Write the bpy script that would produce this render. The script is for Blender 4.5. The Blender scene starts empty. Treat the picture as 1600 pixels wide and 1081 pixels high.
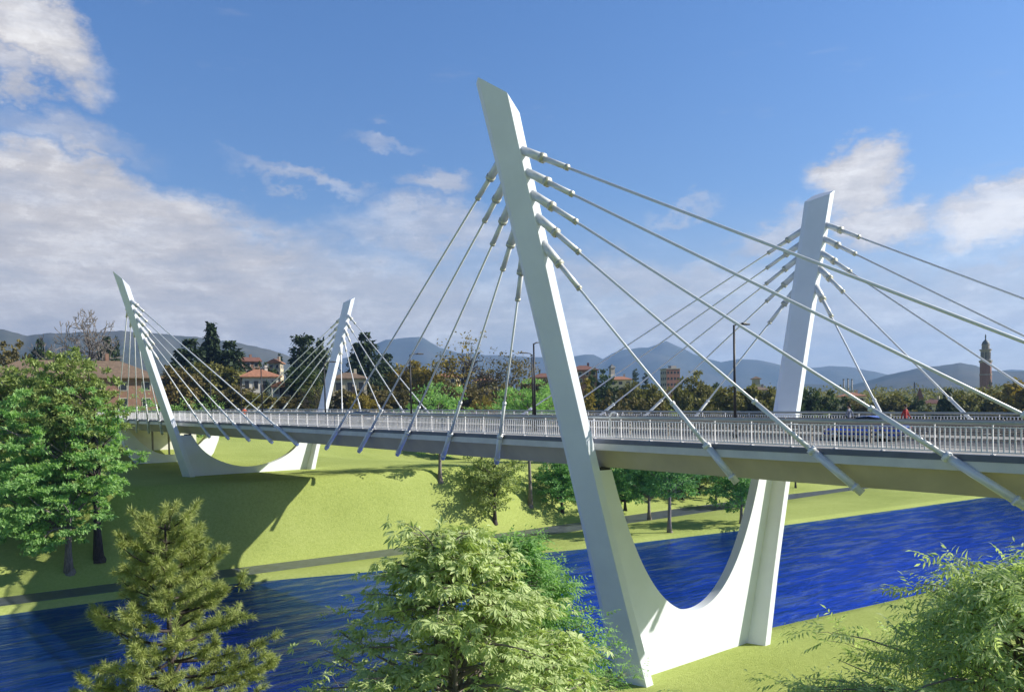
import bpy, bmesh, math, random
import numpy as np
from mathutils import Vector, Matrix

R = math.radians
sc = bpy.context.scene
col = sc.collection

# ------------------------------------------------------------------ camera
CX, CY = -40.2134, -31.5439
F_PX, YAW, PITCH, ROLL, PPY = 1265.7567, .6841, -.0343, -.0217, 688.346
cy_, sy_ = math.cos(YAW), math.sin(YAW)
cp_, sp_ = math.cos(PITCH), math.sin(PITCH)
cr_, sr_ = math.cos(ROLL), math.sin(ROLL)
fwd = Vector((sy_ * cp_, cy_ * cp_, sp_))
up0 = Vector((-sy_ * sp_, -cy_ * sp_, cp_))
rt0 = Vector((cy_, -sy_, 0))
rt = rt0 * cr_ + up0 * sr_
up = up0 * cr_ - rt0 * sr_
cam = bpy.data.cameras.new('camera')
cam_o = bpy.data.objects.new('camera', cam)
col.objects.link(cam_o)
cam_o.matrix_world = Matrix(((rt.x, up.x, -fwd.x, CX), (rt.y, up.y, -fwd.y, CY), (rt.z, up.z, -fwd.z, 0), (0, 0, 0, 1)))
cam.sensor_width = 36
cam.lens = F_PX / 1600 * 36
cam.shift_y = (PPY - 540.5) / 1600
cam.clip_start = .2
cam.clip_end = 40000
sc.camera = cam_o


def ray(u, v):
    X, Y = u - 800, v - PPY
    X, Y = X * cr_ + Y * sr_, -X * sr_ + Y * cr_
    r, u2 = X / F_PX, -Y / F_PX
    d = cp_ - u2 * sp_
    z = u2 * cp_ + sp_
    return np.array([r * cy_ + d * sy_, -r * sy_ + d * cy_, z])


def ondist(u, v, d):
    k = ray(u, v)
    k = k * d / math.hypot(k[0], k[1])
    return CX + k[0], CY + k[1], k[2]


def onx(u, v, x):
    k = ray(u, v)
    t = (x - CX) / k[0]
    return CY + k[1] * t, k[2] * t


# ------------------------------------------------------------------ light, sky, exposure
SUN = Vector((1.40, -1.00, 1.05)).normalized()
EXPOSURE = 0.66
SKY = 0.066
sc.view_settings.view_transform = 'Standard'
sc.view_settings.look = 'None'
sc.view_settings.gamma = 1
sc.view_settings.exposure = EXPOSURE
sc.view_settings.use_curve_mapping = False
sc.render.engine = 'CYCLES'
sc.cycles.use_denoising = True
sc.cycles.max_bounces = 8
sc.cycles.transparent_max_bounces = 8
sc.cycles.volume_bounces = 0

lamp = bpy.data.lights.new('sun', 'SUN')
lamp.energy = 5.0
lamp.angle = R(.5)
lamp.color = (1, .94, .83)
lamp_o = bpy.data.objects.new('sun', lamp)
col.objects.link(lamp_o)
lamp_o.rotation_euler = SUN.to_track_quat('Z', 'Y').to_euler()
lamp_o.location = (60, -60, 60)

world = bpy.data.worlds.new('World')
sc.world = world
world.use_nodes = True


class NT:
    """small helper for node trees"""

    def __init__(s, tree):
        s.t = tree
        s.n = tree.nodes
        s.l = tree.links

    def new(s, typ, **kw):
        n = s.n.new(typ)
        for k, v in kw.items():
            setattr(n, k, v)
        return n

    def put(s, sock, v):
        if v is None:
            return
        if hasattr(v, 'links'):
            s.l.new(v, sock)
        else:
            sock.default_value = v

    def math(s, op, a, b=None, c=None, clamp=False):
        n = s.new('ShaderNodeMath', operation=op, use_clamp=clamp)
        s.put(n.inputs[0], a)
        s.put(n.inputs[1], b)
        s.put(n.inputs[2], c)
        return n.outputs[0]

    def vmath(s, op, a, b=None, scale=None):
        n = s.new('ShaderNodeVectorMath', operation=op)
        s.put(n.inputs[0], a)
        s.put(n.inputs[1], b)
        if scale is not None:
            s.put(n.inputs['Scale'], scale)
        return n.outputs['Value'] if op in ('LENGTH', 'DOT_PRODUCT', 'DISTANCE') else n.outputs[0]

    def noise(s, vec, scale, detail=4, rough=.55, dist=0, out='Fac'):
        n = s.new('ShaderNodeTexNoise')
        s.put(n.inputs['Vector'], vec)
        n.inputs['Scale'].default_value = scale
        n.inputs['Detail'].default_value = detail
        n.inputs['Roughness'].default_value = rough
        n.inputs['Distortion'].default_value = dist
        return n.outputs[out]

    def maprange(s, v, a, b, c=0., d=1., smooth=True):
        n = s.new('ShaderNodeMapRange')
        n.interpolation_type = 'SMOOTHSTEP' if smooth else 'LINEAR'
        s.put(n.inputs[0], v)
        for i, x in enumerate((a, b, c, d)):
            s.put(n.inputs[i + 1], x)
        return n.outputs[0]

    def mix(s, f, a, b, blend='MIX'):
        n = s.new('ShaderNodeMix', data_type='RGBA', blend_type=blend)
        s.put(n.inputs[0], f)
        s.put(n.inputs[6], a if hasattr(a, 'links') else (*a, 1))
        s.put(n.inputs[7], b if hasattr(b, 'links') else (*b, 1))
        return n.outputs[2]

    def mapping(s, vec, loc=(0, 0, 0), rot=(0, 0, 0), scale=(1, 1, 1), typ='POINT'):
        n = s.new('ShaderNodeMapping', vector_type=typ)
        s.put(n.inputs[0], vec)
        n.inputs[1].default_value = loc
        n.inputs[2].default_value = rot
        n.inputs[3].default_value = scale
        return n.outputs[0]

    def ramp(s, fac, stops):
        n = s.new('ShaderNodeValToRGB')
        s.put(n.inputs[0], fac)
        e = n.color_ramp.elements
        while len(e) < len(stops):
            e.new(.5)
        for x, (p, c) in zip(e, stops):
            x.position = p
            x.color = (*c, 1)
        return n.outputs[0]


def build_sky():
    t = NT(world.node_tree)
    t.n.clear()
    out = t.new('ShaderNodeOutputWorld')
    bg = t.new('ShaderNodeBackground')
    t.l.new(bg.outputs[0], out.inputs[0])
    sky = t.new('ShaderNodeTexSky', sky_type='NISHITA')
    sky.sun_disc = False
    sky.sun_elevation = math.asin(SUN.z)
    sky.sun_rotation = math.atan2(SUN.x, SUN.y)
    sky.air_density = 1.0
    sky.dust_density = .6
    sky.ozone_density = 2.2
    tc = t.new('ShaderNodeTexCoord')
    d = t.vmath('NORMALIZE', tc.outputs['Generated'])
    sep = t.new('ShaderNodeSeparateXYZ')
    t.l.new(d, sep.inputs[0])
    az = t.math('ARCTAN2', sep.outputs[0], sep.outputs[1])
    el = t.math('ARCSINE', sep.outputs[2])
    cmb = t.new('ShaderNodeCombineXYZ')
    t.l.new(az, cmb.inputs[0])
    t.l.new(el, cmb.inputs[1])
    q = cmb.outputs[0]
    # break the outlines of the clouds up with two scales of noise
    n1 = t.noise(t.mapping(q, scale=(1, 1.8, 1)), 5, 7, .6, out='Color')
    n2 = t.noise(t.mapping(q, scale=(1, 1.5, 1)), 22, 6, .65, out='Color')
    w1 = t.vmath('SCALE', t.vmath('SUBTRACT', n1, (.5, .5, .5)), scale=.16)
    w2 = t.vmath('SCALE', t.vmath('SUBTRACT', n2, (.5, .5, .5)), scale=.062)
    qq = t.vmath('ADD', t.vmath('ADD', q, w1), w2)
    # (u, v, half width, half height, turn, strength, softness)
    blobs = [(45, 50, 150, 62, 16, .95, .55), (-30, 95, 120, 34, 0, .8, .4), (100, 192, 165, 44, 6, .5, .2), (140, 215, 60, 26, 5, .7, .3),
             (60, 330, 545, 116, 9, .95, .74), (140, 450, 690, 165, 8, .92, .5), (500, 480, 520, 110, 6, .7, .2),
             (470, 278, 120, 17, 16, .5, .1), (590, 230, 70, 16, 5, .35, .1), (690, 305, 70, 26, 8, .6, .2), (690, 375, 190, 48, 6, .6, .3),
             (575, 175, 24, 14, 0, .2, .1), (1350, 262, 92, 52, 0, 1., .6), (1382, 335, 82, 58, 0, 1., .55), (1310, 205, 22, 14, 0, .4, .1),
             (1575, 308, 140, 60, -8, 1., .55), (1600, 260, 40, 26, 0, .7, .2), (1215, 350, 120, 32, -14, .7, .2), (1000, 440, 280, 56, 4, .6, .2),
             (1065, 297, 60, 14, -6, .35, .1), (1480, 480, 330, 90, 0, .6, .2), (1150, 520, 460, 70, 0, .6, .2), (1540, 410, 140, 30, -4, .5, .2)]
    mask = None
    puff = None
    for (u, v, hx, hy, rot, s, soft) in blobs:
        k = ray(u, v)
        a0, e0 = math.atan2(k[0], k[1]), math.atan2(k[2], math.hypot(k[0], k[1]))
        kk = ray(u + 10, v)
        sx = abs(math.atan2(kk[0], kk[1]) - a0) / 10
        kk = ray(u, v + 10)
        sv = abs(math.atan2(kk[2], math.hypot(kk[0], kk[1])) - e0) / 10
        p = t.mapping(qq, (a0, e0, 0), (0, 0, R(-rot)), (hx * sx, hy * sv, 1), 'TEXTURE')
        sp = t.new('ShaderNodeSeparateXYZ')
        t.l.new(p, sp.inputs[0])
        ln = t.math('SQRT', t.math('ADD', t.math('POWER', sp.outputs[0], 2), t.math('POWER', sp.outputs[1], 2)))
        m = t.maprange(ln, 1.2, soft, 0, s)
        mask = m if mask is None else t.math('MAXIMUM', mask, m)
        if s == 1. or (u, v) == (45, 50):
            m2 = t.maprange(ln, .95, .1, 0, .75)
            puff = m2 if puff is None else t.math('MAXIMUM', puff, m2)
    # thin streaks, and the pale air low over the horizon
    st = t.noise(t.mapping(q, scale=(2.2, 11, 1), rot=(0, 0, R(8))), 3.2, 7, .62)
    mask = t.math('MULTIPLY', mask, t.maprange(st, .28, .62, .84, 1.05))
    streak = t.maprange(st, .60, .85, 0, .22)
    mask = t.math('MAXIMUM', mask, streak)
    hz = t.maprange(el, .26, 0, 0, .85)
    mask = t.math('ADD', mask, t.math('MULTIPLY', t.math('SUBTRACT', 1, mask), hz), clamp=True)
    dens = t.math('ADD', t.math('MULTIPLY', t.noise(t.mapping(qq, scale=(1, 2.6, 1)), 7, 9, .65), .6), t.math('MULTIPLY', t.noise(t.mapping(q, scale=(1, 4.5, 1), rot=(0, 0, R(7))), 13, 8, .7), .4))
    cc = t.ramp(dens, [(.34, (5.0, 4.85, 5.0)), (.5, (6.9, 6.55, 6.4)), (.64, (10.0, 9.7, 9.4))])
    cc = t.mix(t.math('MULTIPLY', puff, t.maprange(dens, .38, .58, .35, 1.)), cc, (10.2, 10.0, 9.8))
    tint = t.mix(t.maprange(el, .05, .5, 0, 1), (1., 1.12, 1.3), (.82, 1.18, 1.62))
    blue = t.mix(1.0, sky.outputs[0], tint, 'MULTIPLY')
    colr = t.vmath('SCALE', t.mix(mask, blue, cc), scale=t.math('MULTIPLY', t.maprange(el, .5, 1.0, 1., .36), t.maprange(t.vmath('DOT_PRODUCT', d, (.632, .775, 0)),   .35, -.35, 1., .72)))  # sky dimmed overhead and behind the view to deepen the ground shade
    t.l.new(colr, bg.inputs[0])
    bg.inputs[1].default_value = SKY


build_sky()

# ------------------------------------------------------------------ materials


def material(name):
    m = bpy.data.materials.new(name)
    m.use_nodes = True
    t = NT(m.node_tree)
    b = t.n['Principled BSDF']
    return m, t, b


def plain(name, c, rough=.6, metal=0., var=.12, scale=3., bump=0., spec=.5):
    m, t, b = material(name)
    tc = t.new('ShaderNodeTexCoord')
    n = t.noise(tc.outputs['Object'], scale, 6, .6)
    f = t.maprange(n, .3, .7, 1 - var, 1 + var * .6)
    t.l.new(t.vmath('SCALE', (c[0], c[1], c[2]), scale=f), b.inputs['Base Color'])
    b.inputs['Roughness'].default_value = rough
    b.inputs['Metallic'].default_value = metal
    b.inputs['Specular IOR Level'].default_value = spec
    if bump:
        bp = t.new('ShaderNodeBump')
        bp.inputs['Strength'].default_value = bump
        bp.inputs['Distance'].default_value = .02
        t.l.new(t.noise(tc.outputs['Object'], scale * 14, 4), bp.inputs['Height'])
        t.l.new(bp.outputs[0], b.inputs['Normal'])
    return m


def leafmat(name, c1, c2, trans=.35, rough=.55, tcol=None, hue_obj=0.0, spec=.3):
    m, t, b = material(name)
    g = t.new('ShaderNodeNewGeometry')
    oi = t.new('ShaderNodeObjectInfo')
    f = g.outputs['Random Per Island']
    tc = t.new('ShaderNodeTexCoord')
    n = t.noise(tc.outputs['Object'], .9, 3)
    f = t.math('ADD', t.math('MULTIPLY', f, .55), t.math('MULTIPLY', n, .45))
    c = t.ramp(f, [(.15, c1), (.8, c2)])
    if hue_obj:
        c = t.mix(1., c, t.ramp(oi.outputs['Random'], [(0, (1 - hue_obj, 1 - hue_obj * .8, 1 - hue_obj)), (.5, (1, 1, 1)), (1, (1 + hue_obj, 1 + hue_obj * .6, 1))]), 'MULTIPLY')
    t.l.new(c, b.inputs['Base Color'])
    b.inputs['Roughness'].default_value = rough
    b.inputs['Specular IOR Level'].default_value = spec
    tr = t.new('ShaderNodeBsdfTranslucent')
    t.l.new(t.mix(1., c, tcol or (1.1, 1.15, .6), 'MULTIPLY'), tr.inputs[0])
    ms = t.new('ShaderNodeMixShader')
    ms.inputs[0].default_value = trans
    t.l.new(b.outputs[0], ms.inputs[1])
    t.l.new(tr.outputs[0], ms.inputs[2])
    t.l.new(ms.outputs[0], t.n['Material Output'].inputs[0])
    return m


def barkmat(name, c1, c2):
    m, t, b = material(name)
    tc = t.new('ShaderNodeTexCoord')
    n = t.noise(t.mapping(tc.outputs['Object'], scale=(1, 1, .18)), 9, 6, .65)
    t.l.new(t.ramp(n, [(.3, c1), (.7, c2)]), b.inputs['Base Color'])
    b.inputs['Roughness'].default_value = .9
    bp = t.new('ShaderNodeBump')
    bp.inputs['Strength'].default_value = .7
    bp.inputs['Distance'].default_value = .05
    t.l.new(n, bp.inputs['Height'])
    t.l.new(bp.outputs[0], b.inputs['Normal'])
    return m


def grassmat():
    m, t, b = material('grass')
    tc = t.new('ShaderNodeTexCoord')
    o = tc.outputs['Object']
    n1 = t.noise(o, .09, 5, .6)
    n2 = t.noise(o, 3.2, 6, .75)
    n3 = t.noise(o, 14., 4, .75)
    f = t.math('ADD', t.math('MULTIPLY', n1, .3), t.math('ADD', t.math('MULTIPLY', n2, .35), t.math('MULTIPLY', n3, .35)))
    c = t.ramp(f, [(.30, (.19, .245, .055)), (.5, (.34, .405, .115)), (.70, (.48, .54, .19))])
    t.l.new(c, b.inputs['Base Color'])
    b.inputs['Roughness'].default_value = .95
    b.inputs['Specular IOR Level'].default_value = .05
    bp = t.new('ShaderNodeBump')
    bp.inputs['Strength'].default_value = .5
    bp.inputs['Distance'].default_value = .12
    t.l.new(t.math('ADD', n2, n3), bp.inputs['Height'])
    t.l.new(bp.outputs[0], b.inputs['Normal'])
    return m


def watermat():
    m, t, b = material('water')
    t.n.remove(b)
    tc = t.new('ShaderNodeTexCoord')
    o = tc.outputs['Object']
    w1 = t.noise(t.mapping(o, rot=(0, 0, R(20)), scale=(.35, 1, 1)), .55, 4, .6, .4)
    w2 = t.noise(t.mapping(o, rot=(0, 0, R(14)), scale=(.32, 1, 1)), 2.1, 5, .62, .5)
    w3 = t.noise(t.mapping(o, rot=(0, 0, R(10)), scale=(.26, 1, 1)), .62, 5, .65, .5)
    h = t.math('ADD', t.math('MULTIPLY', w1, 1.3), t.math('MULTIPLY', w2, .42))
    bp = t.new('ShaderNodeBump')
    bp.inputs['Strength'].default_value = .42
    bp.inputs['Distance'].default_value = .5
    t.l.new(h, bp.inputs['Height'])
    df = t.new('ShaderNodeBsdfDiffuse')
    df.inputs[0].default_value = (.006, .046, .31, 1)
    gl = t.new('ShaderNodeBsdfGlossy')
    gl.inputs['Roughness'].default_value = .09
    sky_sheen = t.maprange(t.math('ADD', t.math('MULTIPLY', w3, .65), t.math('MULTIPLY', w1, .35)), .46, .60)
    t.l.new(t.mix(sky_sheen, (.10, .20, .88), (.36, .42, .82)), gl.inputs[0])  # paler noise patches put sky reflections into the gloss colour
    fr = t.new('ShaderNodeFresnel')
    fr.inputs[0].default_value = 1.4
    for n in (df, gl, fr):
        t.l.new(bp.outputs[0], n.inputs['Normal'])
    ms = t.new('ShaderNodeMixShader')
    t.l.new(t.math('ADD', t.math('MULTIPLY', fr.outputs[0], .66), .12, clamp=True), ms.inputs[0])
    t.l.new(df.outputs[0], ms.inputs[1])
    t.l.new(gl.outputs[0], ms.inputs[2])
    t.l.new(ms.outputs[0], t.n['Material Output'].inputs[0])
    return m


def hillmat(name, c1, c2, sc_=.004):
    m, t, b = material(name)
    tc = t.new('ShaderNodeTexCoord')
    n = t.noise(tc.outputs['Object'], sc_, 8, .65)
    t.l.new(t.ramp(n, [(.35, c1), (.65, c2)]), b.inputs['Base Color'])
    b.inputs['Roughness'].default_value = 1
    b.inputs['Specular IOR Level'].default_value = 0
    return m


M = dict(
    white=plain('white painted concrete', (.82, .865, .94), .45, 0, .04, .5, .03),
    girder=plain('painted girder steel', (.58, .50, .35), .45, .0, .10, .5),
    fascia=plain('dark slate edge strip', (.125, .14, .18), .5, 0, .15, 1.),
    edge=plain('pale edge beam concrete', (.70, .69, .64), .5, 0, .1, .7),
    asphalt=plain('asphalt', (.055, .055, .06), .85, 0, .25, 6, .2),
    path=plain('dark slate path', (.075, .090, .115), .38, 0, .35, 1.2, .2, .6),
    paving=plain('sidewalk paving', (.30, .29, .27), .8, 0, .15, 4, .1),
    paint=plain('road paint', (.75, .75, .72), .6, 0, .1, 5),
    rail=plain('white railing paint', (.74, .73, .74), .4, .0, .06, 2),
    handrail=plain('grey handrail steel', (.42, .44, .42), .4, .35, .06, 2),
    guard=plain('weathered guardrail bars', (.30, .27, .23), .6, .3, .15, 2),
    steel=plain('polished steel', (.78, .79, .80), .38, .15, .05, 2),
    cable=plain('white cable sheath', (.82, .83, .83), .4, .05, .04, 2),
    brass=plain('dull zinc collar', (.60, .59, .50), .45, .3, .08, 2),
    black=plain('black rubber', (.012, .012, .014), .6, 0, .1, 2),
    lamp=plain('black lamp paint', (.018, .018, .022), .45, .3, .1, 2),
    bark=barkmat('grey bark', (.11, .095, .085), (.29, .25, .22)),
    darkbark=barkmat('dark bark', (.025, .02, .018), (.085, .065, .055)),
    brick=plain('red brick wall', (.21, .10, .075), .9, 0, .25, 2, .3),
    salmon=plain('salmon render', (.27, .155, .11), .9, 0, .15, .6, .1),
    cream=plain('cream render', (.58, .50, .36), .9, 0, .15, .6, .1),
    whitew=plain('white render', (.66, .63, .57), .9, 0, .12, .6, .1),
    greyw=plain('grey render', (.33, .31, .29), .9, 0, .15, .6, .1),
    tile=plain('orange roof tiles', (.37, .17, .10), .85, 0, .25, 1.5, .5),
    browntile=plain('brown roof tiles', (.18, .125, .085), .85, 0, .25, 1.5, .5),
    redtile=plain('dark red roof tiles', (.19, .085, .06), .85, 0, .2, 1.5, .5),
    slate=plain('dark lead roof', (.10, .11, .12), .6, 0, .15, 1.5),
    glass=plain('dark window glass', (.02, .025, .03), .08, 0, .1, 1),
    oldstone=plain('weathered tower stone', (.27, .23, .20), .85, 0, .2, 1),
    stone=plain('pale stone trim', (.50, .46, .40), .8, 0, .12, 1),
    grass=grassmat(), water=watermat(),
    bright=leafmat('bright green leaves', (0.17, 0.34, 0.10), (0.40, 0.63, 0.25), .5, hue_obj=.1),
    midgreen=leafmat('mid green leaves', (0.085, 0.24, 0.075), (0.22, 0.45, 0.145), .35, hue_obj=.1),
    deep=leafmat('deep green leaves', (0.06, 0.18, 0.07), (0.15, 0.35, 0.125), .3, hue_obj=.1),
    tan=leafmat('tan green leaves', (0.18, 0.25, 0.075), (0.38, 0.46, 0.16), .35),
    pale=leafmat('pale yellow green leaves', (0.28, 0.39, 0.12), (0.62, 0.71, 0.34), .32),
    willow=leafmat('grey green lance leaves', (0.28, 0.41, 0.16), (0.66, 0.75, 0.42), .5),
    needle=leafmat('olive pine needles', (0.19, 0.25, 0.06), (0.46, 0.51, 0.18), .22, .6),
    conif=leafmat('dark conifer needles', (0.018, 0.036, 0.014), (0.05, 0.08, 0.03), .12, .7, hue_obj=.15),
    blueneedle=leafmat('blue green conifer needles', (0.05, 0.08, 0.075), (0.12, 0.16, 0.14), .12, .7),
    olive=leafmat('olive autumn leaves', (0.11, 0.112, 0.028), (0.25, 0.235, 0.065), .25, .7, hue_obj=.15),
    yellow=leafmat('yellow autumn leaves', (0.17, 0.135, 0.028), (0.36, 0.28, 0.055), .3, .7, hue_obj=.1),
    brown=leafmat('brown autumn leaves', (0.095, 0.086, 0.032), (0.225, 0.185, 0.068), .22, .7, hue_obj=.2),
    green=leafmat('dull green leaves', (.03, .055, .014), (.075, .115, .028), .25, .7, hue_obj=.15),
    hill=hillmat('wooded hill', (.035, .042, .022), (.085, .085, .050), .018),
    mount=hillmat('mountain side', (.05, .06, .045), (.11, .105, .085), .003),
)

# ------------------------------------------------------------------ geometry helpers


class MB:
    def __init__(s):
        s.v = []
        s.f = []
        s.q = []          # numpy quad blocks (global indices)
        s.n = 0

    def add(s, V, Fs):
        V = np.asarray(V, float).reshape(-1, 3)
        o = s.n
        s.v.append(V)
        s.f += [tuple(i + o for i in f) for f in Fs]
        s.n += len(V)

    def quads(s, V, idx):
        """V (n,k,3); idx list of 4-tuples inside each block of k"""
        n, k, _ = V.shape
        base = s.n + np.arange(n)[:, None] * k
        for t in idx:
            s.q.append(base + np.array(t)[None, :])
        s.v.append(V.reshape(-1, 3))
        s.n += n * k

    def tube(s, pts, rad, n=8, cap=True):
        pts = [Vector(p) for p in pts]
        if not hasattr(rad, '__len__'):
            rad = [rad] * len(pts)
        V = []
        ref = None
        for i, p in enumerate(pts):
            a = pts[max(i - 1, 0)]
            b = pts[min(i + 1, len(pts) - 1)]
            d = (b - a).normalized()
            if ref is None:
                ref = Vector((0, 0, 1)) if abs(d.z) < .9 else Vector((1, 0, 0))
            x = d.cross(ref).normalized()
            y = x.cross(d).normalized()
            ref = y
            for k in range(n):
                an = 2 * math.pi * k / n
                V.append(p + (x * math.cos(an) + y * math.sin(an)) * rad[i])
        Fs = []
        for i in range(len(pts) - 1):
            for k in range(n):
                k2 = (k + 1) % n
                Fs.append((i * n + k, i * n + k2, (i + 1) * n + k2, (i + 1) * n + k))
        if cap:
            Fs.append(tuple(range(n - 1, -1, -1)))
            o = (len(pts) - 1) * n
            Fs.append(tuple(o + k for k in range(n)))
        s.add([tuple(v) for v in V], Fs)

    def box(s, c, size, rz=0., ax=None):
        hx, hy, hz = size[0] / 2, size[1] / 2, size[2] / 2
        P = np.array([(x, y, z) for z in (-hz, hz) for x, y in ((-hx, -hy), (hx, -hy), (hx, hy), (-hx, hy))])
        if ax is not None:
            P = P @ np.asarray(ax)
        elif rz:
            c_, s_ = math.cos(rz), math.sin(rz)
            P = P @ np.array([[c_, s_, 0], [-s_, c_, 0], [0, 0, 1]])
        s.add(P + np.asarray(c), [(3, 2, 1, 0), (4, 5, 6, 7), (0, 1, 5, 4), (1, 2, 6, 5), (2, 3, 7, 6), (3, 0, 4, 7)])

    def grid(s, P):
        P = np.asarray(P, float)
        a, b, _ = P.shape
        s.add(P.reshape(-1, 3), [(i * b + j, i * b + j + 1, (i + 1) * b + j + 1, (i + 1) * b + j) for i in range(a - 1) for j in range(b - 1)])

    def lathe(s, prof, n=20, c=(0, 0, 0)):
        V, Fs = [], []
        for r, z in prof:
            for k in range(n):
                an = 2 * math.pi * (k + .5) / n
                V.append((c[0] + r * math.cos(an), c[1] + r * math.sin(an), c[2] + z))
        for i in range(len(prof) - 1):
            for k in range(n):
                k2 = (k + 1) % n
                Fs.append((i * n + k, i * n + k2, (i + 1) * n + k2, (i + 1) * n + k))
        Fs.append(tuple(range(n - 1, -1, -1)))
        Fs.append(tuple((len(prof) - 1) * n + k for k in range(n)))
        s.add(V, Fs)

    def mesh(s, name):
        me = bpy.data.meshes.new(name)
        V = np.concatenate(s.v) if s.v else np.zeros((0, 3))
        ln = [len(f) for f in s.f]
        flat = [i for f in s.f for i in f]
        if s.q:
            Q = np.concatenate(s.q)
            ln = np.concatenate([np.array(ln, int), np.full(len(Q), 4)])
            flat = np.concatenate([np.array(flat, int), Q.ravel()])
        ln = np.asarray(ln, int)
        me.vertices.add(len(V))
        me.vertices.foreach_set('co', V.ravel())
        me.loops.add(int(ln.sum()))
        me.loops.foreach_set('vertex_index', np.asarray(flat, np.int32))
        me.polygons.add(len(ln))
        me.polygons.foreach_set('loop_start', np.concatenate([[0], np.cumsum(ln)[:-1]]).astype(np.int32))
        me.polygons.foreach_set('use_smooth', [False] * len(ln))
        me.update(calc_edges=True)
        me.validate()
        return me

    def build(s, name, mat, parent=None, smooth=False, bevel=0.):
        me = s.mesh(name)
        me.polygons.foreach_set('use_smooth', [bool(smooth)] * len(me.polygons))
        me.materials.append(M[mat] if isinstance(mat, str) else mat)
        o = bpy.data.objects.new(name, me)
        col.objects.link(o)
        if parent:
            o.parent = parent
        if bevel:
            b = o.modifiers.new('bevel', 'BEVEL')
            b.width = bevel
            b.segments = 2
            b.limit_method = 'ANGLE'
        return o


def empty(name, loc=(0, 0, 0), rz=0.):
    o = bpy.data.objects.new(name, None)
    col.objects.link(o)
    o.empty_display_size = .3
    o.location = loc
    o.rotation_euler = (0, 0, rz)
    return o


def tag(o, label=None, cat=None, group=None, kind=None):
    if label:
        o['label'] = label
    if cat:
        o['category'] = cat
    if group:
        o['group'] = group
    if kind:
        o['kind'] = kind
    return o


def copy_tree(o, parent=None):
    c = o.copy()
    col.objects.link(c)
    c.parent = parent
    for ch in o.children:
        copy_tree(ch, c)
    return c


# ------------------------------------------------------------------ terrain and water
WZ = -16.0


def interp(x, pts):
    xs, ys = zip(*pts)
    return float(np.interp(x, xs, ys))


FAR_SH = [(-600, 75), (-120, 53), (-31, 47.9), (-13, 46.6), (-9.6, 45.6), (.7, 42), (16.7, 38.7), (25.9, 35.9), (57, 30), (106, 24), (300, 4), (900, -60)]
NEAR_SH = [(-600, 75 - 34), (-120, 15.5), (-40, 7.2), (-6, 3.1), (10, 1.5), (24.8, -.6), (40, -2.6), (106, -11), (300, -34), (900, -105)]
CH_LO = [(-600, 84), (-120, 58), (-31, 49.6), (-12, 47.6), (3, 46.6), (26, 45), (45, 44.6), (62, 44.4), (98, 44.2), (300, 34), (900, -10)]
CH_UP = [(-600, 91), (-120, 63), (-31, 54), (-11, 52.4), (7, 50.9), (40, 50.8), (60, 50.6), (84, 49.8), (100, 48), (300, 38), (900, -5)]
BANK = -15.5


def plateau(x):
    return interp(x, [(-40, -7.0), (24, -7.0), (50, -9.5), (80, -11), (140, -9), (300, -7)])


def crest(x):
    return interp(x, [(-600, 130), (-60, 82), (-30, 71), (-16, 62), (-8, 57.0), (20, 56.0), (45, 64), (80, 72), (300, 70), (900, 60)])


def hash2(x, y):
    return math.sin(x * .071 + 1.3) * math.cos(y * .053 + .4) + .5 * math.sin(x * .173 + y * .131)


def ground_z(x, y):
    ns, fs, lo, upc, cr = interp(x, NEAR_SH), interp(x, FAR_SH), interp(x, CH_LO), interp(x, CH_UP), crest(x)
    if y <= ns:
        return BANK - .1
    if y < fs:
        return -18.
    if y <= upc:
        return BANK
    if y < cr:
        t = (y - upc) / (cr - upc)
        t = t * t * (3 - 2 * t)
        return BANK + (plateau(x) - BANK) * t
    p = plateau(x)
    d = y - cr
    a = min(1., max(0., (d - 48) / 34))
    a = a * a * (3 - 2 * a)
    return p + a * (-3.2 - p) + .25 * hash2(x, y) * min(1, max(0, d - 25) / 30)


def ground_at(u, v):
    k = ray(u, v)
    k = k / math.hypot(k[0], k[1])
    d = 20.
    while d < 600:
        x, y, z = CX + k[0] * d, CY + k[1] * d, k[2] * d
        if z <= max(ground_z(x, y), WZ):
            return x, y, ground_z(x, y)
        d += .15
    return x, y, ground_z(x, y)


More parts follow.
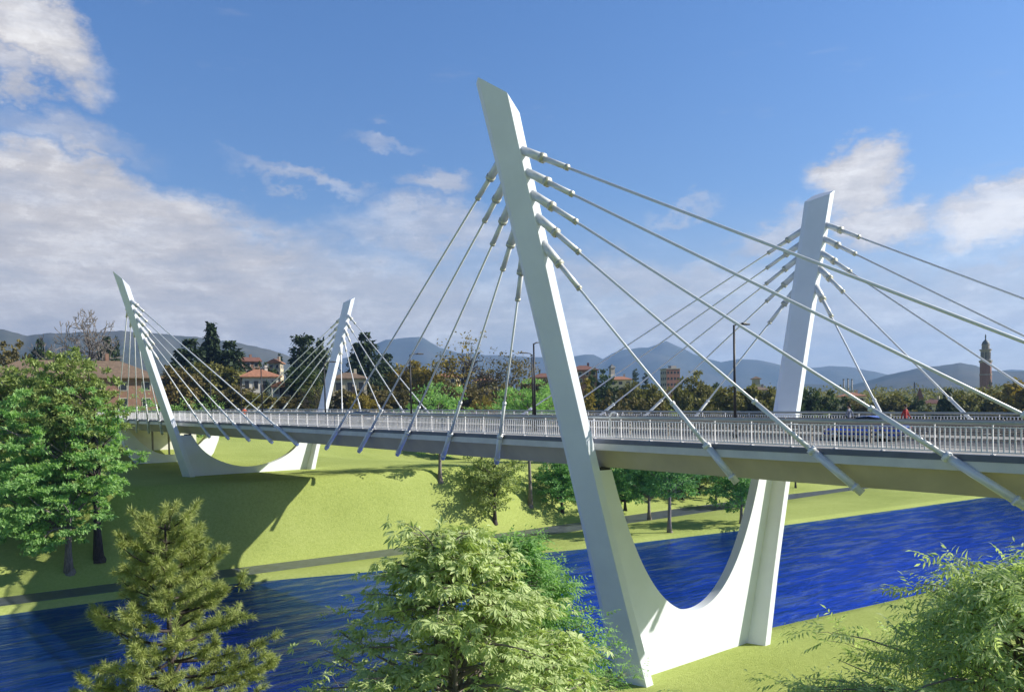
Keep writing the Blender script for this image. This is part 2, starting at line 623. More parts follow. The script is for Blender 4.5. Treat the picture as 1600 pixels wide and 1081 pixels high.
def build_terrain():
    xs = np.unique(np.concatenate([np.linspace(-3300, -700, 6), np.linspace(-600, -140, 12), np.linspace(-120, 140, 105), np.linspace(150, 600, 24), np.linspace(700, 6100, 10)]))
    P = []
    for x in xs:
        ns, fs, lo, upc, cr = interp(x, NEAR_SH), interp(x, FAR_SH), interp(x, CH_LO), interp(x, CH_UP), crest(x)
        c = []
        for o in (-2300, -600, -200, -120, -80, -55, -40, -30, -22, -15, -10, -6, -3, -1.2):
            c.append((x, ns + o, BANK - .1 + .1 * hash2(x * 3, o * 3) * min(1, -o / 6)))
        c += [(x, ns - .35, BANK - .12), (x, ns + .05, WZ - .06), (x, ns + 1.2, -17.), (x, (ns + fs) / 2, -18.5), (x, fs - 1.2, -17), (x, fs - .05, WZ - .06), (x, fs + .35, BANK - .03), (x, fs + .8, BANK)]
        a = fs + .8
        for t in (.33, .66):
            c.append((x, a + (lo - .3 - a) * t, BANK + .04))
        c += [(x, lo - .25, BANK), (x, lo, BANK - .12), (x, lo + .25, BANK - .5), (x, upc - .25, BANK - .5), (x, upc, BANK - .12), (x, upc + .25, BANK)]
        for t in np.linspace(.1, 1, 12):
            y = upc + (cr - upc) * t
            c.append((x, y, ground_z(x, y)))
        for o in (2, 5, 9, 14, 20, 28, 38, 50, 65, 85, 110, 140, 180, 230, 300, 400, 550, 800, 1300, 2500, 4200, 5800):
            c.append((x, cr + o, ground_z(x, cr + o)))
        P.append(c)
    mb = MB()
    mb.grid(P)
    o = mb.build('ground', 'grass', smooth=True)
    tag(o, 'lime green grass banks on both sides of the river and the plain behind', kind='structure')
    mb = MB()
    mb.grid([[(x, interp(x, NEAR_SH) - .1, WZ), (x, interp(x, FAR_SH) + .1, WZ)] for x in xs])
    tag(mb.build('river', 'water'), 'deep blue rippled river flowing under the bridge', kind='structure')
    mb = MB()
    mb.grid([[(x, interp(x, CH_LO) - .02, BANK - .1), (x, interp(x, CH_UP) + .02, BANK - .1)] for x in xs])
    tag(mb.build('riverside_path', 'path'), 'narrow dark slate path along the foot of the far bank', kind='structure')


build_terrain()


def ridge(name, mat, dist, prof, label, depth=.45, seed=1, rough=.06):
    """a range of hills: ridge line at dist whose crest passes through the given directions"""
    rng = np.random.RandomState(seed)
    us = np.linspace(prof[0][0], prof[-1][0], 220)
    ph = rng.rand(40) * 7
    rows = []
    for u in us:
        v = interp(u, prof)
        k = ray(u, v)
        k = k / math.hypot(k[0], k[1])
        H = k[2] * dist + 10
        row = []
        for t in (-1, -.8, -.62, -.46, -.32, -.2, -.1, -.04, 0, .06, .2, .5, 1):
            s = 1 - abs(t)
            s = s ** 1.35
            d = dist * (1 + depth * t)
            h = H * s
            j = 0
            for q in range(1, 6):
                j += math.sin(u * .011 * 2 ** q + ph[q] + t * 5 * ph[q + 8]) * math.cos(t * 3 * 2 ** (q * .7) + ph[q + 16]) / 1.8 ** q
            h *= 1 + j * rough * 4 * (abs(t) * 2.5 if abs(t) < .4 else 1) + .012 * rough * 10 * math.sin(u * .19 + ph[1]) * math.sin(u * .083 + ph[2]) * s
            row.append((CX + k[0] * d, CY + k[1] * d, h - 10))
        rows.append(row)
    mb = MB()
    mb.grid(rows)
    return tag(mb.build(name, mat, smooth=True), label, kind='structure')


ridge('far_mountains', 'mount', 4600, [(-700, 560), (200, 560), (540, 560), (575, 543), (600, 531), (630, 529), (655, 523), (680, 541), (720, 552), (800, 556), (880, 560), (905, 555), (925, 553), (940, 561), (965, 548), (1000, 543), (1020, 542), (1040, 533),
      (1060, 540), (1090, 557), (1130, 566), (1160, 560), (1190, 563), (1225, 572), (1270, 575), (1300, 571), (1340, 575), (1400, 588), (1480, 590), (1580, 577), (1640, 580), (2400, 560)],
      'blue mountain range along the horizon with one pointed summit', .29, 3, .10)
ridge('left_hills', 'mount', 2500, [(-900, 520), (-60, 508), (0, 514), (40, 524), (75, 521), (130, 519), (185, 517), (230, 520), (300, 526), (360, 534), (400, 541), (440, 552), (480, 566), (560, 590), (700, 610)],
      'low dark blue wooded hills behind the left pylons', .5, 5)
ridge('right_hills', 'mount', 2700, [(1130, 625), (1200, 604), (1260, 600), (1330, 602), (1390, 585), (1430, 576), (1470, 571), (1500, 567), (1525, 571), (1545, 579), (1590, 580), (1640, 576), (1800, 560), (2400, 570)],
      'rounded wooded hill behind the brick bell tower', .5, 7)

# ------------------------------------------------------------------ the bridge
L = 71.3
D0, SP = 7.854, 5.392
_dz = np.polyfit([-60, -21, 0, 22, 44, 67, 95, 130], [-2.55, -1.82, -1.6, -1.1, -.58, -.16, .25, .75], 3)


def deck_z(y):
    return float(np.polyval(_dz, y))


Y0, Y1 = -75., 122.
bridge = tag(empty('cable_stayed_bridge', (0, 35, deck_z(35))), 'long white cable stayed bridge with four leaning pylons across the river', 'bridge')
BO = Vector(bridge.location)
_mbbuild = MB.build


def part(mb, name, mat, parent=None, smooth=False, bevel=0.):
    """build a bridge piece in world coordinates and hang it on the bridge"""
    o = mb.build(name, mat, parent or bridge, smooth, bevel)
    if not parent:
        o.location = -BO
    return o


def strip(xz, ys, closed=False):
    """extrude a cross-section [(x, dz)] along the deck"""
    mb = MB()
    P = [[(x, y, deck_z(y) + z) for x, z in xz] for y in ys]
    if closed:
        P = [r + [r[0]] for r in P]
    mb.grid(P)
    if closed:
        n = len(xz)
        mb.add([p for p in P[0][:-1]], [tuple(range(n))])
        mb.add([p for p in P[-1][:-1]], [tuple(range(n - 1, -1, -1))])
    return mb


YS = np.arange(Y0, Y1 + .1, 3.0)
XE = 8.82
deck = part(strip([(-8.45, -.62), (-7.75, -1.62), (7.75, -1.62), (8.45, -.62), (8.3, -.3), (-8.3, -.3)], YS, True), 'deck', 'girder')
for sg in (-1, 1):
    def xs_(l):
        l = [(x * sg, z) for x, z in l]
        return l if sg < 0 else l[::-1]
    part(strip(xs_([(XE, -.24), (XE, -.0), (XE - .35, 0), (XE - .35, -.24)]), YS, True), 'edge_strip', 'fascia', deck)
    part(strip(xs_([(XE - .02, -.60), (XE - .02, -.243), (8.2, -.243), (8.2, -.60)]), YS, True), 'edge_beam', 'edge', deck)
    part(strip(xs_([(8.465, -.296), (8.465, -.004), (3.55, -.004), (3.55, -.296)]), YS, True), 'sidewalk', 'paving', deck)
part(strip([(-3.548, -.15), (3.548, -.15), (3.548, -.295), (-3.548, -.295)][::-1], YS, True), 'roadway', 'asphalt', deck)
for y in np.arange(-40, Y1 - 4, 9.):
    mb = MB()
    mb.grid([[(-.07, yy, deck_z(yy) - .145), (.07, yy, deck_z(yy) - .145)] for yy in (y, y + 2.2, y + 4.4)])
    part(mb, 'lane_dash', 'paint', deck)
for x in (-3.2, 3.2):
    mb = MB()
    mb.grid([[(x - .07, y, deck_z(y) - .145), (x + .07, y, deck_z(y) - .145)] for y in YS])
    part(mb, 'edge_line', 'paint', deck)

# leaning pylon legs
SV = [(-17, 1.38), (-15.6, 1.34), (-12, 1.14), (-8, 1.02), (-3, .95), (5, .92), (11, .98), (16, 1.06)]


def leg_edge(z, pz):
    return 15.13 - .292 * (15.43 + pz - z)


def leg_mid(z, pz):
    return leg_edge(z, pz) - .29


def make_leg(sg, Y, zb, pz):
    mb = MB()
    zt = 15.43 + pz
    zs = list(np.linspace(zb, zt, 14))
    sec = [(-.27, -.9), (.27, -.9), (.62, .45), (.42, .9), (-.42, .9), (-.62, .45)]
    P = []
    for i, z in enumerate(zs):
        sv = interp((z - pz) if pz == 0 else -15.6 + (z - zb) / (zt - zb) * 31, SV)
        sw = 1 + .35 * max(0, (sv - 1.02)) if z < 0 else 1
        row = []
        for u, v in sec:
            x = leg_mid(z, pz) + u * sw
            zz = z
            if i == len(zs) - 1:      # slanted cut, higher on the outer side
                h = (u - .27) * 1.5 + (v + .9) * .38 if sg < 0 else (u - .27) * .62 - (v + .9) * .06
                zz = z + h
                x = leg_mid(zz, pz) + u
            row.append((sg * x, Y + v * sv, zz))
        P.append(row)
    n = len(sec)
    V = [p for r in P for p in r]
    Fs = []
    for i in range(len(P) - 1):
        for k in range(n):
            k2 = (k + 1) % n
            f = (i * n + k, i * n + k2, (i + 1) * n + k2, (i + 1) * n + k)
            Fs.append(f if sg > 0 else f[::-1])
    b, t = tuple(range(n)), tuple((len(P) - 1) * n + k for k in range(n))
    Fs += [b[::-1], t] if sg > 0 else [b, t[::-1]]
    mb.add(V, Fs)
    return part(mb, 'pylon_leg', 'white', bevel=.025)


ZK = {0: 8.75, 1: 9.98, 2: 11.02, 3: 12.02, 4: 13.02}


def make_stays(sg, Y, pz):
    for fb in (-1, 1):
        for k in range(5):
            z = ZK[k] + pz
            sv = .95
            P = Vector((sg * (leg_mid(z, pz)), Y + fb * .55, z))
            ya = Y + fb * (D0 + SP * k)
            A = Vector((sg * 9.04, ya, deck_z(ya) - .12))
            d = (A - P).normalized()
            ln = (A - P).length
            B = A + d * (1.72 / max(.25, -d.z)) * .985
            mb = MB()
            mb.tube([P + d * 1., B - d * .1], .062, 8)
            st = part(mb, 'stay_cable', 'cable', smooth=True)
            q = lambda a, b, r, nm, mt, n=16: part((lambda m: (m.tube([P + d * a, P + d * b], r, n), m)[1])(MB()), nm, mt, st, True, 0)
            a0 = .28
            q(a0, 1.75, .215, 'anchor_sleeve', 'steel', 18)
            q(1.60, 1.80, .245, 'sleeve_ring', 'brass', 18)
            q(1.78, 3.35, .135, 'socket_tube', 'steel', 14)
            q(3.28, 3.42, .155, 'socket_nut', 'brass', 14)
            lo = 3.2 if k else 2.6
            q(ln - lo, ln, .10, 'protection_tube', 'cable', 14)
            q(ln - lo - .1, ln - lo + .05, .125, 'tube_cap', 'cable', 14)
            lb = (B - P).length
            q(ln - .1, lb, .165, 'anchor_tube', 'steel', 16)
            q(ln - .16, ln + .04, .20, 'collar', 'cable', 16)
            q(lb - .42, lb - .30, .20, 'anchor_nut', 'steel', 12)


def make_wall(Y, zmin, zc, ztop, pz, curve, xin, th=.62):
    """the U shaped cross wall between two legs"""
    xs = np.linspace(-xin, xin, 61)
    top = [(x, zc + curve(x)) for x in xs]
    mb = MB()
    zt = ztop
    out_t = leg_mid(zt, pz) - .1
    out_b = leg_mid(zmin, pz) - .1
    prof = [(-out_b, zmin), (-out_t, zt), (-xin - .0, zt)] + top[1:-1] + [(xin, zt), (out_t, zt), (out_b, zmin)]
    prof = [(-out_b, zmin), (-out_t, zt)] + top + [(out_t, zt), (out_b, zmin)]
    n = len(prof)
    # columns from the curve down to the foot keep every face simple
    for sgn in (-1, 1):
        yv = Y + sgn * th / 2
        V, Fs = [], []
        cols = [(-out_t, zt, -out_b)] + [(x, z, -out_b + (out_b * 2) * (x + out_t) / (2 * out_t)) for x, z in top] + [(out_t, zt, out_b)]
        for x, z, xb in cols:
            V += [(xb, yv, zmin), (x, yv, z)]
        for i in range(len(cols) - 1):
            f = (2 * i, 2 * i + 2, 2 * i + 3, 2 * i + 1)
            Fs.append(f if sgn < 0 else f[::-1])
        mb.add(V, Fs)
    pts = [(x, z) for x, z, _ in cols]
    mb.grid([[(x, Y - th / 2, z), (x, Y + th / 2, z)] for x, z in pts])
    o = part(mb, 'cross_wall', 'white')
    for sg in (-1, 1):
        m = MB()
        m.box((sg * (xin + .42), Y, zt + .075), (.75, .5, .15))
        part(m, 'bearing', 'black', o)
    return o


PZ = 1.15
for sg in (-1, 1):
    make_leg(sg, 0, -16.2, 0)
    make_leg(sg, L, -7.6, PZ)
    make_stays(sg, 0, 0)
    make_stays(sg, L, PZ)
zt = deck_z(0) - 1.62 - .16
make_wall(.32, -15.9, -12.45, zt, 0, lambda x: .13 * x * x + .00075 * x ** 4 + (zt + 12.45 - .13 * 7.33 ** 2 - .00075 * 7.33 ** 4) * (abs(x) / 7.33) ** 6, 7.33)
zt2 = deck_z(L) - 1.62 - .16
make_wall(L + .3, -7.6, -6.2, zt2, PZ, lambda x: .055 * x * x + (zt2 + 6.2 - .055 * 7.5 ** 2) * (abs(x) / 7.5) ** 8, 7.5, .75)

# the short U shaped end pier without pylons
PY = 105.
zt3 = deck_z(PY) - 1.64
mb = MB()
prof = []
xs = np.linspace(-6.6, 6.6, 41)
outer = [(-7.9, zt3), (-7.2, -4.9), (-6.2, -6.6), (6.2, -6.9), (7.2, -5.6), (7.9, zt3)]
inner = [(x, -5.55 + (zt3 + 5.55) * (abs(x) / 6.6) ** 2.3) for x in xs]
cols = [((-7.9, zt3), (-7.3, zt3 - 2.4))] + [((x, z), (x * .98, -6.75 if abs(x) < 5.6 else -6.75 + (abs(x) - 5.6) * 1.2)) for x, z in inner] + [((7.9, zt3), (7.3, zt3 - 2.4))]
for sgn in (-1, 1):
    V, Fs = [], []
    for (x, z), (xb, zb) in cols:
        V += [(xb, PY + sgn * .6, zb), (x, PY + sgn * .6, z)]
    for i in range(len(cols) - 1):
        f = (2 * i, 2 * i + 2, 2 * i + 3, 2 * i + 1)
        Fs.append(f if sgn < 0 else f[::-1])
    mb.add(V, Fs)
mb.grid([[(a[0], PY - .6, a[1]), (a[0], PY + .6, a[1])] for a, b in cols])
mb.grid([[(b[0], PY - .6, b[1]), (b[0], PY + .6, b[1])] for a, b in cols])
for i in (0, -1):
    a, b = cols[i]
    mb.add([(a[0], PY - .6, a[1]), (a[0], PY + .6, a[1]), (b[0], PY + .6, b[1]), (b[0], PY - .6, b[1])], [(0, 1, 2, 3)])
part(mb, 'end_pier', 'white')
mb = MB()
mb.box((0, Y1 - 1.0, -3.4), (17.2, 3, 7.0 + deck_z(Y1) - .9))
part(mb, 'abutment', 'edge')
mb = MB()
for x in (-1.3, 1.3):
    mb.tube([(x, PY + 6, -7), (x, PY + 6, deck_z(PY + 6) - 1.6)], .16, 10)
part(mb, 'drain_pipes', 'guard')

# railings along both edges
RY0, RY1 = -46., Y1
PITCH_P = 2.0


def make_railing(sg):
    x = sg * 8.66
    ys = np.arange(RY0, RY1 + .01, PITCH_P)
    mb = MB()
    mb.tube([(x, y, deck_z(y) + 1.16) for y in ys], .075, 10)
    rl = part(mb, 'railing', 'handrail', smooth=True)
    mb = MB()
    for a, b in zip(ys[:-1], ys[1:]):
        ym = (a + b) / 2
        dz = (deck_z(b) - deck_z(a)) / (b - a)
        axm = np.array([[1, 0, 0], [0, 1 / math.hypot(1, dz), dz / math.hypot(1, dz)], [0, -dz, 1]])
        mb.box((x, ym, deck_z(ym) + .10), (.05, b - a, .05), ax=axm)
        mb.box((x, ym, deck_z(ym) + .985), (.045, b - a, .04), ax=axm)
    part(mb, 'rail_bar', 'rail', rl)
    post = None
    pan = None
    for i, y in enumerate(ys):
        if post is None:
            m = MB()
            m.box((0, 0, .59), (.07, .035, 1.16))
            m.box((-sg * .03, 0, .02), (.2, .12, .03))
            post = part(m, 'post', 'rail', rl)
            o = post
            m = MB()
            nb = 11
            for k in range(nb - 1):
                yy = PITCH_P * (k + 1) / nb
                m.box((0, yy, .535), (.022, .052, .86))
            pan = part(m, 'picket_panel', 'rail', rl)
            p = pan
        else:
            o = post.copy()
            col.objects.link(o)
            p = None
            if i < len(ys) - 1:
                p = pan.copy()
                col.objects.link(p)
        o.location = (x, y, deck_z(y))
        if p:
            p.location = (x, y, deck_z(y) + (deck_z(y + PITCH_P) - deck_z(y)) / 2)
    return rl


rl_near = make_railing(-1)
make_railing(1)
for sgn in (-1, 1):
    mb = MB()
    ya = sgn * 1.45
    mb.tube([(-8.66, ya + sgn * .3, deck_z(ya) + 1.14), (-8.66, ya + sgn * .28, deck_z(ya) + 1.36), (-8.66, ya + sgn * .12, deck_z(ya) + 1.44), (-8.66, ya - sgn * .1, deck_z(ya) + 1.42), (-8.66, ya - sgn * .25, deck_z(ya) + 1.28), (-8.66, ya - sgn * .28, deck_z(ya) + .2)], .05, 8)
    part(mb, 'rail_hoop', 'rail', rl_near, True)


def make_guard(x):
    ys = np.arange(RY0, RY1 - 1, 3.0)
    mb = MB()
    for h in (.30, .50, .70, .90):
        mb.tube([(x, y, deck_z(y) + h) for y in ys], .05, 8)
    g = part(mb, 'guardrail', 'guard', smooth=True)
    first = None
    for y in ys:
        if first is None:
            m = MB()
            m.box((0, 0, .48), (.09, .06, .96))
            first = part(m, 'post', 'guard', g)
            o = first
        else:
            o = first.copy()
            col.objects.link(o)
        o.location = (x + (.1 if x > 0 else -.1) * -1, y, deck_z(y))
    return g


make_guard(-3.72)
make_guard(3.72)

# ------------------------------------------------------------------ street lamps on the deck


def make_lamp(side):
    root = empty('street_lamp')
    m = MB()
    m.tube([(0, 0, 0), (0, 0, 3), (0, 0, 6.05)], [.085, .07, .055], 12)
    m.tube([(0, 0, 0), (0, 0, .35)], [.13, .12], 12)
    m.build('pole', 'lamp', root, True)
    m = MB()
    m.tube([(0, 0, 6.0), (side * .25, 0, 6.12), (side * .8, 0, 6.16)], [.045, .04, .035], 8)
    m.build('arm', 'lamp', root, True)
    m = MB()
    m.box((side * 1.0, 0, 6.15), (.62, .24, .09))
    m.box((side * .92, 0, 6.205), (.36, .16, .04))
    m.build('lamp_head', 'lamp', root, False, .02)
    return root


lampL, lampR = make_lamp(1), make_lamp(-1)
LAMPS = [(-3.4, -5.4, 'tall black lamp post standing between the two near pylons'), (-3.4, 11.0, 'black lamp post just left of the tall near pylon leg'),
         (-3.4, 27, 'black lamp post among the left stays of the near pylon'), (-3.4, 43, 'black lamp post in front of the far right pylon leg'),
         (-3.4, 59, 'black lamp post left of the far right pylon leg'), (-3.4, 76, 'farthest black lamp post beside the far left pylon leg')]
used = [False, False]
for x, y, lab in LAMPS:
    o = lampL if not used[0] else copy_tree(lampL)
    used[0] = True
    o.location = (x, y, deck_z(y) - .005)
    tag(o, lab, 'lamp post', 'lamp posts along the deck')
for x, y, lab in [(5.2, onx(833, 640, 5.2)[0], 'black lamp post with arm to the left, close by the tall near pylon'), (5.2, 88, 'small far lamp post on the right side of the deck')]:
    o = lampR if not used[1] else copy_tree(lampR)
    used[1] = True
    o.location = (x, y, deck_z(y) - .005)
    tag(o, lab, 'lamp post', 'lamp posts along the deck')

# ------------------------------------------------------------------ cars


def make_car(paint, loc, rz, label, est=False):
    root = tag(empty('car', loc, rz), label, 'car')
    root.scale = (1, 1, .9)
    pm = plain('car paint', paint, .25, .35, .04, 1)
    # half widths and section heights along the length (front is +Y)
    L_ = 4.2
    st = [(-2.1, .62, .38, .80), (-2.0, .78, .26, .88), (-1.5, .84, .22, .94), (-.8, .86, .2, .95), (.2, .86, .2, .93), (1.0, .85, .22, .90), (1.6, .82, .24, .80), (1.95, .74, .28, .66), (2.1, .58, .36, .55)]
    P = []
    for y, w, z0, z1 in st:
        P.append([(-w * .9, y, z0), (-w, y, z0 + .2), (-w * .99, y, z1 - .14), (-w * .9, y, z1 - .02), (0, y, z1 + .02), (w * .9, y, z1 - .02), (w * .99, y, z1 - .14), (w, y, z0 + .2), (w * .9, y, z0), (-w * .9, y, z0)])
    m = MB()
    m.grid(P)
    m.add(P[0][:-1], [tuple(range(9))])
    m.add(P[-1][:-1], [tuple(range(8, -1, -1))])
    body = m.build('body', pm, root, True)
    m = MB()
    cab = [(-1.75 if est else -1.55, .74, .90), (-1.35 if est else -1.0, .62, 1.30), (-.4, .60, 1.40), (.25, .60, 1.36), (1.05, .74, .90)]
    m.grid([[(-w * 1.05, y, .88), (-w, y, z - .06), (-w * .9, y, z), (0, y, z + .02), (w * .9, y, z), (w, y, z - .06), (w * 1.05, y, .88)] for y, w, z in cab])
    m.build('cabin_glass', 'glass', root, True)
    m = MB()
    m.grid([[(-w * .86, y, z + .012), (0, y, z + .035), (w * .86, y, z + .012)] for y, w, z in cab[1:4]])
    m.build('roof_panel', pm, root, True)
    for sx in (-1, 1):
        for yy in (-1.28, 1.28):
            m = MB()
            m.tube([(sx * .66, yy, .31), (sx * .87, yy, .31)], .31, 20)
            w = m.build('wheel', 'black', root, True)
            m = MB()
            m.tube([(sx * .86, yy, .31), (sx * .885, yy, .31)], .18, 14)
            m.build('rim', 'steel', w, True)
        m = MB()
        m.box((sx * .62, 2.0, .60), (.26, .16, .12))
        m.build('headlight', 'whitew', root, False, .02)
        m = MB()
        m.box((sx * .66, -2.04, .72), (.24, .12, .16))
        m.build('tail_light', M['tail'], root, False, .02)
    m = MB()
    m.box((0, -2.12, .56), (.5, .03, .12))
    m.build('number_plate', 'paint', root)
    return root


M['tail'] = plain('red tail light', (.45, .01, .012), .3, 0, .05, 2)
yc = onx(1352, 661, 1.75)[0]
make_car((.015, .11, .68), (1.75, yc, deck_z(yc) - .15), 0, 'bright blue car driving across the deck beside the near right pylon')
yc = onx(561, 644, 1.75)[0]
make_car((.05, .06, .10), (1.75, yc, deck_z(yc) - .15), 0, 'dark blue car far along the deck near the far right pylon', True)

# ------------------------------------------------------------------ people on the deck


def make_person(loc, rz, top, legs, hair, label, stride=.16, skin=(.50, .32, .24)):
    root = tag(empty('person', loc, rz), label, 'person')
    root.scale = (.96, .96, .96)
    nodes = {'pelvis': (0, 0, .94, .135), 'waist': (0, 0, 1.06, .115), 'chest': (0, .01, 1.28, .145), 'sh': (0, .0, 1.42, .10), 'neck': (0, .01, 1.50, .055), 'chin': (0, .03, 1.56, .065), 'head': (0, .02, 1.64, .10), 'crown': (0, .01, 1.72, .075)}
    ed = [('pelvis', 'waist'), ('waist', 'chest'), ('chest', 'sh'), ('sh', 'neck'), ('neck', 'chin'), ('chin', 'head'), ('head', 'crown')]
    for s, nm in ((-1, 'l'), (1, 'r')):
        st = stride * s
        nodes.update({nm + 'hip': (s * .10, 0, .88, .10), nm + 'knee': (s * .10, st * .75 + .03, .49, .065), nm + 'ank': (s * .10, st * 1.6 - .03, .09, .045), nm + 'toe': (s * .115, st * 1.6 + .14, .04, .04),
                      nm + 'shd': (s * .19, 0, 1.40, .06), nm + 'elb': (s * .25, -st * .5 - .02, 1.14, .045), nm + 'wri': (s * .25, -st * 1.1 + .05, .90, .03), nm + 'hand': (s * .245, -st * 1.2 + .08, .80, .035)})
        ed += [('pelvis', nm + 'hip'), (nm + 'hip', nm + 'knee'), (nm + 'knee', nm + 'ank'), (nm + 'ank', nm + 'toe'), ('sh', nm + 'shd'), (nm + 'shd', nm + 'elb'), (nm + 'elb', nm + 'wri'), (nm + 'wri', nm + 'hand')]
        for k in range(4):
            f = nm + 'f%d' % k
            nodes[f] = (s * .245 + (k - 1.5) * .006, -st * 1.2 + .07 + k * .018, .725 + abs(k - 1.4) * .008, .009)
            ed.append((nm + 'hand', f))
        nodes[nm + 'th'] = (s * .225, -st * 1.2 + .125, .79, .010)
        ed.append((nm + 'wri', nm + 'th'))
    keys = list(nodes)
    me = bpy.data.meshes.new('person_body')
    me.from_pydata([nodes[k][:3] for k in keys], [(keys.index(a), keys.index(b)) for a, b in ed], [])
    o = bpy.data.objects.new('body', me)
    col.objects.link(o)
    o.parent = root
    sk = o.modifiers.new('skin', 'SKIN')
    for i, k in enumerate(keys):
        r = nodes[k][3]
        me.skin_vertices[0].data[i].radius = (r, r * (.75 if k in ('pelvis', 'waist', 'chest') else 1))
        me.skin_vertices[0].data[i].use_root = (k == 'pelvis')
    sb = o.modifiers.new('subd', 'SUBSURF')
    sb.levels = sb.render_levels = 1
    m, t, b = material('person skin and clothes')
    tc = t.new('ShaderNodeTexCoord')
    sp = t.new('ShaderNodeSeparateXYZ')
    t.l.new(tc.outputs['Object'], sp.inputs[0])
    z = sp.outputs[2]
    hands = t.math('MULTIPLY', t.math('LESS_THAN', z, .91), t.math('GREATER_THAN', t.math('ABSOLUTE', sp.outputs[0]), .195))
    c = t.mix(t.math('GREATER_THAN', z, .95), legs, top)
    c = t.mix(t.math('GREATER_THAN', z, 1.485), c, skin)
    c = t.mix(hands, c, skin)
    c = t.mix(t.math('LESS_THAN', z, .085), c, (.03, .03, .03))
    t.l.new(c, b.inputs['Base Color'])
    b.inputs['Roughness'].default_value = .8
    me.materials.append(m)
    for p in me.polygons:
        p.use_smooth = True
    # hair cap and face
    h = MB()
    rng = np.linspace(0, 1, 7)
    h.lathe([(.002, 1.785), (.06, 1.775), (.098, 1.735), (.110, 1.68), (.106, 1.63), (.09, 1.60)][::-1], 14, (0, -.012, 0))
    h.build('hair', plain('hair', hair, .7), o, True)
    f = MB()
    f.box((0, .128, 1.635), (.022, .03, .035))
    for s in (-1, 1):
        f.box((s * .11, .0, 1.635), (.02, .04, .06))
    f.build('nose_and_ears', plain('skin', skin, .6), o, True)
    e = MB()
    for s in (-1, 1):
        e.box((s * .036, .117, 1.655), (.024, .01, .012))
    e.box((0, .115, 1.585), (.045, .01, .010))
    e.build('eyes_and_mouth', plain('dark features', (.06, .02, .02), .5), o)
    return root


PPL = [(1327, 650, 7.0, (.20, .22, .30), (.03, .035, .06), (.03, .02, .015), 'person in a grey blue top walking on the far sidewalk', 0),
       (1415, 654, 7.0, (.36, .03, .03), (.05, .05, .06), (.02, .015, .01), 'person in a red top walking on the far sidewalk', math.pi),
       (382, 645, -6.0, (.50, .10, .04), (.03, .03, .04), (.03, .02, .015), 'person in an orange top far along the near sidewalk', 0)]
for u, v, x, top, legs, hair, lab, rz in PPL:
    y = onx(u, v, x)[0]
    make_person((x, y, deck_z(y) - .004), rz, top, legs, hair, lab)

# ------------------------------------------------------------------ trees


def unit(a):
    return a / np.maximum(np.linalg.norm(a, axis=-1, keepdims=True), 1e-9)


def leaves(mb, C, A, N, ln, wd, droop=0., fold=False):
    """leaf blades: base C, axis A, face normal N"""
    n = len(C)
    A = unit(A)
    S = unit(np.cross(A, N))
    N = np.cross(S, A)
    ln = np.broadcast_to(np.asarray(ln, float), (n,))[:, None]
    wd = np.broadcast_to(np.asarray(wd, float), (n,))[:, None]
    if not fold:
        V = np.stack([C, C + A * ln * .48 + S * wd * .5, C + A * ln - N * ln * droop, C + A * ln * .48 - S * wd * .5], 1)
        mb.quads(V, [(0, 1, 2, 3)])
    else:
        mid = C + A * ln * .5 - N * (ln * droop * .25 + wd * .12)
        V = np.stack([C, C + A * ln * .45 + S * wd * .5 - N * ln * droop * .15, C + A * ln - N * ln * droop, C + A * ln * .45 - S * wd * .5 - N * ln * droop * .15, mid], 1)
        mb.quads(V, [(0, 1, 2, 4), (0, 4, 2, 3)])


def limb(mb, a, b, r0, r1, rng, sag=.12, n=6, seg=4):
    a, b = np.array(a, float), np.array(b, float)
    ln = np.linalg.norm(b - a)
    pts, rad = [], []
    off = rng.normal(size=3) * ln * .06
    for i in range(seg + 1):
        t = i / seg
        p = a + (b - a) * t + off * math.sin(t * math.pi) + np.array([0, 0, sag * ln * math.sin(t * math.pi)])
        pts.append(tuple(p))
        rad.append(r0 + (r1 - r0) * t)
    mb.tube(pts, rad, n, cap=False)


